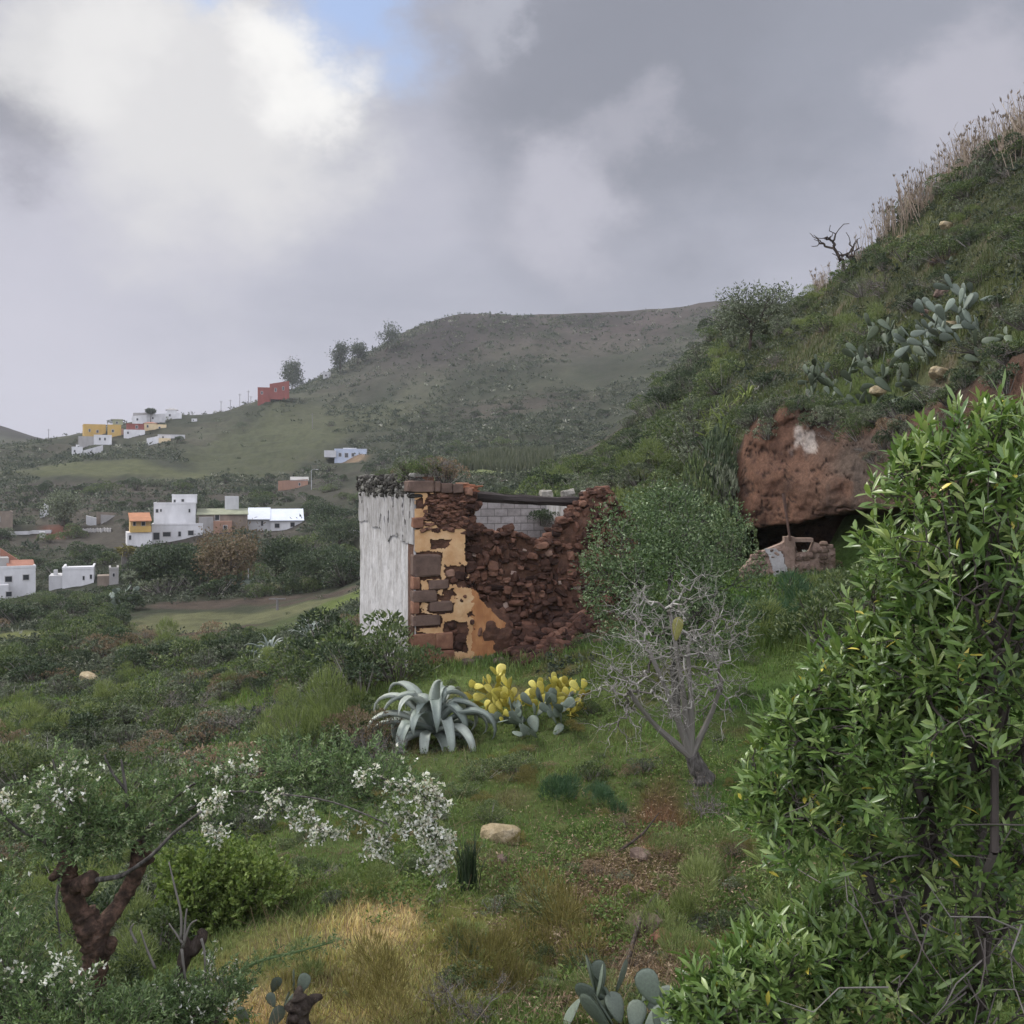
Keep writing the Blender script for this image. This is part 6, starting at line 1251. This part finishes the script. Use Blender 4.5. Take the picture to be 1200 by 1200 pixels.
# weeds and tufts all over the grassy bank
lW = {'leafy': 'small leafy weed tuft on the grassy bank', 'broom': 'wispy green tuft on the grassy bank', 'olive': 'brownish tuft on the grassy bank', 'lime': 'yellow green weed tuft on the grassy bank', 'spurge': 'grey green weed tuft on the grassy bank', 'dry': 'dry twiggy tuft on the grassy bank', 'russet': 'russet brown tuft on the grassy bank'}
for k in range(230):
    px, Y = R.uniform(330, 900), math.exp(R.uniform(math.log(8.6), math.log(27)))
    if float(blob(px, Y, (400, 9.4), (170, .22), 51)) > .3 and R.random() < .9: continue
    kk = ('leafy', 'broom', 'olive', 'lime', 'spurge', 'dry', 'russet')[R.choice(7, p=[.36, .16, .14, .10, .10, .07, .07])]; q_ = R.uniform(.10, .30)*(1 + (R.random() < .15)*.6); bush(kk, on(px, Y, -.03), q_, q_*R.uniform(.5, .9), lW[kk], kk + ' tufts on the grassy bank', name='weed_tuft', cat='weed')

lB = fam('at the foot of the collapsed ruin wall')
for (px, py, k, q_) in ((600,752,'leafy',.35),(625,748,'broom',.3),(655,742,'leafy',.4),(680,738,'spurge',.45),(700,735,'leafy',.5),(640,764,'leafy',.3),(668,758,'broom',.35),(615,765,'leafy',.28),(690,756,'leafy',.4),(575,772,'leafy',.25)): bush(k, at(px, py, 18, -.05), q_, q_*.9, lB[0][k], lB[1][k])
# ------------------------------------------------------------------ ground cover that nobody could count
M_BLADE = leaf_mat('grass blade', None, .75, .3, .1, attr='col')
def colour_of(px, Y, k=1.25, jit=.28):
    c = ground_colour(px, Y) * k; n = len(px)
    return np.clip(c * (1 + R.normal(size=(n, 1))*jit) * (1 + R.normal(size=(n, 3))*.07), .004, .9)
def grass(name, n, pxr, Yr, H, W, keep=None, k=1.6, lean=.9, green=0.0):
    px = R.uniform(*pxr, n); Y = np.exp(R.uniform(math.log(Yr[0]), math.log(Yr[1]), n))
    if keep is not None: w = keep(px, Y) > R.random(n); px, Y = px[w], Y[w]
    x = (px - 600)/F*Y; z = gz(px, Y); n = len(px)
    c = colour_of(px, Y, k)
    if green: c = c*(1-green) + np.array((.075,.105,.03))*green*R.uniform(.6, 1.5, (n, 1))
    tall = 1 + .8*sstep(.1, .5, fbm(x/1.1, Y/1.1, 0, 3, 81))
    mb = MB(); blades(mb, np.stack([x, Y, z - .01], 1), H*R.uniform(.5, 1.3, n)*tall, W*R.uniform(.7, 1.3, n)*np.maximum(1, Y/14), lean)
    return tag(mb.build(name, M_BLADE, colour=np.repeat(c, 5, 0)), None, None, kind='stuff')
cave = lambda px, Y: np.where((px > 815) & (Y > np.interp(px, cpx, cY) - .8) & (Y < np.interp(px, cpx, cY) + 6), 0, 1)
noruin = lambda px, Y: np.where((px > 425) & (px < 735) & (Y > 28.3 + (px-480)*.008) & (Y < 38), 0, 1)
grass('grass', 330000, (-150, 1250), (6.5, 30), .075, .0085, lambda px, Y: cave(px, Y)*noruin(px, Y)*(.35 + .65*sstep(-.25, .2, fbm((px-600)/F*Y/.8, Y/.8, 0, 3, 82))))
grass('meadow_grass', 90000, (-60, 900), (26, 62), .22, .010, lambda px, Y: cave(px, Y)*noruin(px, Y), 1.55)
grass('hillside_grass', 130000, (680, 1260), (23, 112), .26, .009, lambda px, Y: cave(px, Y), 1.45, green=.2)
# low leafy weeds
n = 9000; px = R.uniform(80, 1000, n); Y = np.exp(R.uniform(math.log(7.5), math.log(32), n)); x = (px-600)/F*Y
w = (cave(px, Y)*noruin(px, Y)*sstep(-.05, .3, fbm(x/1.6, Y/1.6, 0, 3, 83)) > R.random(n)) & (blob(px, Y, (400, 9.4), (170, .22), 51) < .3); px, Y, x = px[w], Y[w], x[w]; n = len(px); k = 16
c0 = np.stack([x, Y, gz(px, Y)], 1); p = np.repeat(c0, k, 0) + R.normal(size=(n*k, 3))*[.07, .07, .035] + [0, 0, .06]; mb = MB()
leaves(mb, p, unit(rand_unit(n*k) + [0, 0, .5]), R.uniform(.03, .075, n*k), R.uniform(.016, .035, n*k), tint=np.clip(np.repeat(R.normal(.5, .2, n), k) + R.normal(0, .15, n*k), 0, 1))
tag(mb.build('weeds', leaf_mat('weed leaf', [(0, (.03,.05,.014)), (.5, (.075,.115,.028)), (1, (.15,.19,.06))], .6, .25)), None, None, kind='stuff')
# dead leaves and stalks on the brown earth
n = 16000; px = R.normal(745, 85, n); Y = np.exp(R.normal(math.log(11.8), .2, n)); w = (px > 420) & (px < 1000) & (Y > 7.5); px, Y = px[w], Y[w]; n = len(px); x = (px-600)/F*Y
d = rand_unit(n); d[:, 2] *= .25; mb = MB(); leaves(mb, np.stack([x, Y, gz(px, Y) + R.uniform(.005, .05, n)], 1), unit(d), R.uniform(.03, .085, n), R.uniform(.012, .03, n), fold=.3, tint=R.random(n), up=np.array([0, 0, 1.]))
px = R.uniform(280, 860, 2600); Y = np.exp(R.uniform(math.log(8), math.log(22), 2600)); b0 = np.stack([(px-600)/F*Y, Y, gz(px, Y)], 1); sticks(mb, b0, b0 + unit(rand_unit(2600) + [0, 0, 1.0])*R.uniform(.08, .35, (2600, 1)), .003, .0015, 3, tint=R.uniform(.4, 1, 2600))
tag(mb.build('leaf_litter', leaf_mat('dead leaf', [(0, (.035,.022,.015)), (.5, (.095,.06,.036)), (.85, (.17,.125,.075)), (1, (.26,.21,.14))], .8, .1)), None, None, kind='stuff')
# far scrub: thousands of small clumps on the valley sides and the hill
M_SCRUB = leaf_mat('far scrub', [(0, (.018,.026,.017)), (.35, (.036,.046,.028)), (.7, (.065,.075,.045)), (.93, (.105,.112,.075)), (1, (.20,.20,.16))], .8, .1)
def scrub(name, n, pxr, Yr, rr, dens, per=11, lk=1.0):
    px = R.uniform(*pxr, n); Y = np.exp(R.uniform(math.log(Yr[0]), math.log(Yr[1]), n)); w = dens(px, Y) > R.random(n); px, Y = px[w], Y[w]; n = len(px); x = (px-600)/F*Y
    r = rr(Y)*R.uniform(.5, 1.5, n)*(1 + .5*(R.random(n) < .08)); c0 = np.stack([x, Y, gz(px, Y)], 1)
    d = rand_unit(n*per); d[:, 2] = np.abs(d[:, 2]); rr_ = np.repeat(r, per); p = np.repeat(c0, per, 0) + d*(rr_*R.uniform(.3, 1, n*per))[:, None]*[1, 1, .75]
    mb = MB(); leaves(mb, p, unit(rand_unit(n*per) + d*.6), rr_*R.uniform(.45, .9, n*per)*lk, rr_*R.uniform(.25, .5, n*per)*lk, tint=np.clip(np.repeat(R.normal(.45, .2, n), per) + R.normal(0, .13, n*per), 0, 1))
    return tag(mb.build(name, M_SCRUB), None, None, kind='stuff')
ffree = np.vectorize(field_free)
def dens_far(px, Y):
    x = (px-600)/F*Y; n1 = fbm(x/45, Y/70, 0, 4, 91); n2 = fbm(x/12, Y/16, 0, 3, 92)
    d = sstep(-.25, .25, n1 + .5*n2); d = d*(1 - .75*sstep(430, 480, Y)*(px < 300)) ; d = np.where((px > 380) & (Y > 540), .25 + .75*d, d)
    d = np.where((px < 330) & (Y > 362) & (Y < 415), .75, d)
    d = np.where(np.abs(px - 150)*(Y > 415)*(Y < 560) > 0, d*np.where((px > 60) & (px < 235), .25, 1), d)
    return d * np.where(ffree(px, Y), 1, .03)
scrub('hillside_scrub', 26000, (-80, 860), (190, 680), lambda Y: .55 + Y/650, dens_far)
scrub('valley_scrub', 9000, (-80, 640), (58, 190), lambda Y: .30 + Y/330, lambda px, Y: np.where(ffree(px, Y), .9, .02)*noruin(px, Y)*np.where((px > 150) & (px < 412) & (Y > 70) & (Y < 108), .05, 1), 26, .5)
scrub('slope_scrub', 7000, (-80, 470), (17, 60), lambda Y: .10 + Y/230, lambda px, Y: noruin(px, Y)*sstep(-.35, .2, fbm((px-600)/F*Y/3, Y/3, 0, 3, 95)), 26, .55)
scrub('spur_scrub', 10000, (640, 1270), (24, 118), lambda Y: .12 + Y/300, lambda px, Y: cave(px, Y)*sstep(-.3, .25, fbm((px-600)/F*Y/5, Y/5, 0, 3, 96)), 24, .6)
# reeds: the dark bed behind the ruin, the tan ones along the ridge
n = 7000; px = R.uniform(538, 648, n); Y = R.uniform(178, 212, n); x = (px-600)/F*Y; mb = MB()
blades(mb, np.stack([x, Y, gz(px, Y)], 1), R.uniform(2.5, 4.6, n), R.uniform(.10, .2, n), .25, tint=np.clip(R.normal(.4, .2, n), 0, 1)); tag(mb.build('reeds', leaf_mat('dark reed', [(0, (.035,.045,.026)), (.6, (.075,.082,.05)), (1, (.16,.155,.105))], .8, .15)), None, None, kind='stuff')
ridge_px = np.linspace(945, 1300, 200); ridge_Y = []
for q_ in ridge_px:
    i = int(round(_gxi(q_))); j = np.where((GY > 40) & (GY < 80))[0]; ridge_Y.append(GY[j[np.argmin(PYR[i, j])]])
ridge_Y = np.array(ridge_Y); n = 1500; px = R.uniform(955, 1290, n); w = sstep(-.35, .35, fbm(px/26, 0, 0, 3, 97) + .25*sstep(1000, 1090, px)) > R.random(n); px = px[w]; n = len(px)
Y = np.interp(px, ridge_px, ridge_Y) + R.normal(-1.0, 1.6, n); x = (px-600)/F*Y; b0 = np.stack([x, Y, gz(px, Y)], 1); hgt = R.uniform(.5, 2.3, n)*np.interp(px, [955, 1010, 1080, 1290], [.5, .95, 1.0, 1.05]); tilt = R.normal(size=(n, 3))*[.16, .16, 0] + [-.10, 0, 1]; tp_ = b0 + tilt*hgt[:, None]
mb = MB(); sticks(mb, b0, tp_, .022, .010, 3, tint=R.uniform(.3, .9, n)); k = 4; f = R.uniform(.25, .95, (n, k)); p = (b0[:, None] + (tp_ - b0)[:, None]*f[..., None]).reshape(-1, 3)
leaves(mb, p, unit(rand_unit(n*k)*[.7, .7, .4] + [0, 0, .8]), R.uniform(.2, .5, n*k), R.uniform(.014, .03, n*k), bend=.4, tint=R.uniform(.1, .9, n*k)); w = R.random(n) < .35; leaves(mb, np.repeat(tp_[w], 4, 0), unit(rand_unit(w.sum()*4)*.5 + [0, 0, 1]), R.uniform(.15, .35, w.sum()*4), .06, tint=R.uniform(0, .4, w.sum()*4))
tag(mb.build('reeds', leaf_mat('dry tan reed', [(0, (.07,.055,.045)), (.5, (.20,.155,.115)), (1, (.36,.30,.23))], .8, .2)), None, None, kind='stuff')
# ------------------------------------------------------------------ camera, sky, sun, air
cam = bpy.data.cameras.new('camera'); co = bpy.data.objects.new('camera', cam); COL.objects.link(co)
co.location = (0, 0, 0); co.rotation_euler = (PI/2, 0, 0); cam.sensor_width = 36; cam.lens = F / 1200 * 36
cam.shift_y = -(600 - HZ) / 1200; cam.clip_start = .05; cam.clip_end = 8000
scene.camera = co
SUN_EL, SUN_AZ = math.radians(48), math.radians(-62)      # azimuth from the view direction, to the left
sd = np.array([math.sin(SUN_AZ) * math.cos(SUN_EL), math.cos(SUN_AZ) * math.cos(SUN_EL), math.sin(SUN_EL)])
sl = bpy.data.lights.new('sun', 'SUN'); sl.energy = 1.9; sl.angle = math.radians(14); sl.color = (1, .965, .91)
so = bpy.data.objects.new('sun', sl); COL.objects.link(so)
from mathutils import Vector
so.rotation_euler = Vector(tuple(sd)).to_track_quat('Z', 'Y').to_euler(); so.location = (-40, 20, 60)

w = bpy.data.worlds.new('World'); scene.world = w; w.use_nodes = True
nt = w.node_tree; nt.nodes.clear()
wo = nt.nodes.new('ShaderNodeOutputWorld'); bg = nt.nodes.new('ShaderNodeBackground'); bg.inputs['Strength'].default_value = .1
sk = nt.nodes.new('ShaderNodeTexSky'); sk.sky_type = 'NISHITA'; sk.sun_disc = False
sk.sun_elevation = SUN_EL; sk.sun_rotation = SUN_AZ
tc = nt.nodes.new('ShaderNodeTexCoord')
def wnoise(scale, detail, rough, stretch, off=(0, 0, 0)):
    mp = nt.nodes.new('ShaderNodeMapping'); mp.inputs['Scale'].default_value = stretch; mp.inputs['Location'].default_value = off
    nt.links.new(tc.outputs['Generated'], mp.inputs[0])
    n = nt.nodes.new('ShaderNodeTexNoise'); n.inputs['Scale'].default_value = scale; n.inputs['Detail'].default_value = detail; n.inputs['Roughness'].default_value = rough
    nt.links.new(mp.outputs[0], n.inputs['Vector']); return n
def vmath(op, a, b=None):
    n = nt.nodes.new('ShaderNodeVectorMath'); n.operation = op
    for i, v in enumerate((a, b)):
        if v is None: continue
        if hasattr(v, 'node'): nt.links.new(v, n.inputs[i])
        else: n.inputs[i].default_value = v
    return n
def fmath(op, a, b=None):
    n = nt.nodes.new('ShaderNodeMath'); n.operation = op
    for i, v in enumerate((a, b)):
        if v is None: continue
        if hasattr(v, 'node'): nt.links.new(v, n.inputs[i])
        else: n.inputs[i].default_value = v
    return n.outputs[0]
# wind-torn directions: the clouds' outlines are bent by noise
wn = wnoise(4.5, 9, .62, (1, 1, 1.35))
warp = vmath('MULTIPLY', vmath('SUBTRACT', wn.outputs['Color'], (.5, .5, .5)).outputs[0], (.30, .30, .26))
dirn = vmath('NORMALIZE', vmath('ADD', tc.outputs['Generated'], warp.outputs[0]).outputs[0]).outputs[0]
def cloud_at(px, py, r0, r1):
    """1 inside a cloud bank seen in that direction, falling to 0 between two angular radii (pixels of the photograph)"""
    d = unit(P(px, py, 1.0))
    dot = vmath('DOT_PRODUCT', dirn, tuple(d)).outputs['Value']
    ang = fmath('ARCCOSINE', fmath('MINIMUM', dot, 1.0))
    n = nt.nodes.new('ShaderNodeMapRange'); n.interpolation_type = 'SMOOTHERSTEP'
    n.inputs['From Min'].default_value = r0 / F; n.inputs['From Max'].default_value = r1 / F
    n.inputs['To Min'].default_value = 1; n.inputs['To Max'].default_value = 0
    nt.links.new(ang, n.inputs['Value']); return n.outputs[0]
G = lambda v, t=(1, 1, 1): tuple((v / 255) ** 2.2 * 10 * SKYK * k for k in t)
cl = ramp(nt, wnoise(2.6, 8, .55, (1, 1, 2.6), (3.1, 1.2, .4)).outputs['Fac'], [(.30, G(170, (.94, .98, 1.16))), (.52, G(186, (.965, .98, 1.14))), (.72, G(196, (.985, .975, 1.11)))])
def lay(c, px, py, r0, r1, col, k=1.0): return mixc(nt, fmath('MULTIPLY', cloud_at(px, py, r0, r1), k), c, col)
cl = lay(cl, 60, 470, 30, 330, G(203, (.985, .975, 1.11)), .8)
cl = lay(cl, 760, 60, 60, 340, G(140, (.92, .98, 1.17)), .85)
cl = lay(cl, 1120, -40, 60, 300, G(152, (.92, .98, 1.17)), .8)
cl = lay(cl, 10, 150, 5, 110, G(140, (.95, .98, 1.14)), .75)
cl = lay(cl, 690, 215, 10, 120, G(196, (.985, .975, 1.11)), .8)
cl = lay(cl, 780, 130, 0, 70, G(190, (.985, .975, 1.11)), .5)
cl = lay(cl, 1130, 120, 10, 120, G(190, (.985, .975, 1.11)), .8)
cl = lay(cl, 40, 50, 10, 120, G(222, (1, .995, 1.0)), .9)
cl = lay(cl, 235, 120, 60, 235, G(224, (1, .99, 1.0)), .95)
cl = lay(cl, 330, 90, 5, 95, G(252, (1.0, .99, .97)), .9)
cl = lay(cl, 130, 90, 5, 90, G(240, (1.0, .99, .98)), .6)
cl = lay(cl, 590, 20, 5, 60, G(188, (.95, .98, 1.12)), .7)
# broken blue at the top, where the clear sky shows through
gap = fmath('MULTIPLY', fmath('MAXIMUM', cloud_at(440, 5, 15, 120), cloud_at(210, -30, 5, 85)), .95)
skc = mixc(nt, 1.0, sk.outputs[0], (1.5, 1.5, 1.5), 'MULTIPLY')
allc = mixc(nt, gap, cl, mixc(nt, .6, skc, G(158, (.82, .98, 1.45))))
# under the horizon: dull ground light
sx = nt.nodes.new('ShaderNodeSeparateXYZ'); nt.links.new(tc.outputs['Generated'], sx.inputs[0])
mr = nt.nodes.new('ShaderNodeMapRange'); mr.inputs['From Min'].default_value = -.02; mr.inputs['From Max'].default_value = -.12
nt.links.new(sx.outputs['Z'], mr.inputs['Value'])
# added fill: unseen sky behind and above the camera, brightened to lift facing surfaces
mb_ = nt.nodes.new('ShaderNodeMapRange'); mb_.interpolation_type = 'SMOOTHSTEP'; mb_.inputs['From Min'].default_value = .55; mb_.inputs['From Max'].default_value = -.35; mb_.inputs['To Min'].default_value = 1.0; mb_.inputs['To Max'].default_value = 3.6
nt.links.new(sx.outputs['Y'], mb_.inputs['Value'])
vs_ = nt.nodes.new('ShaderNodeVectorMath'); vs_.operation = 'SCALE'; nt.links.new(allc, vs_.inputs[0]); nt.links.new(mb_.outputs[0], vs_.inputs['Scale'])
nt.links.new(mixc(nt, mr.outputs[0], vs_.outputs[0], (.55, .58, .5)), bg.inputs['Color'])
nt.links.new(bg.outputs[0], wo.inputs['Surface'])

if USE_HAZE:
    mb = MB(); zlo = float(min(ZZ.min(), -2.0)) - 1.0; zhi = float(max(ZZ.max(), TOPZ)) + 3.0
    box(mb, -2300, 2300, -42, 1530, zlo, zhi)
    m, nt2, out = new_mat('air'); pv = nt2.nodes.new('ShaderNodeVolumePrincipled')
    pv.inputs['Color'].default_value = (.93, .95, 1.0, 1); pv.inputs['Density'].default_value = HAZE; pv.inputs['Anisotropy'].default_value = .1
    nt2.links.new(pv.outputs[0], out.inputs['Volume'])
    hz = mb.build('haze', m); tag(hz, None, None, kind='stuff')
scene.view_settings.view_transform = 'Standard'; scene.view_settings.look = 'None'
scene.view_settings.exposure = EXPOSURE; scene.view_settings.gamma = 1
scene.render.engine = 'CYCLES'
cy = scene.cycles
cy.max_bounces = 6; cy.diffuse_bounces = 3; cy.glossy_bounces = 2; cy.transmission_bounces = 3; cy.volume_bounces = 1; cy.transparent_max_bounces = 6
cy.use_denoising = True
cy.sample_clamp_indirect = 6.0; cy.use_adaptive_sampling = True; cy.adaptive_threshold = .02
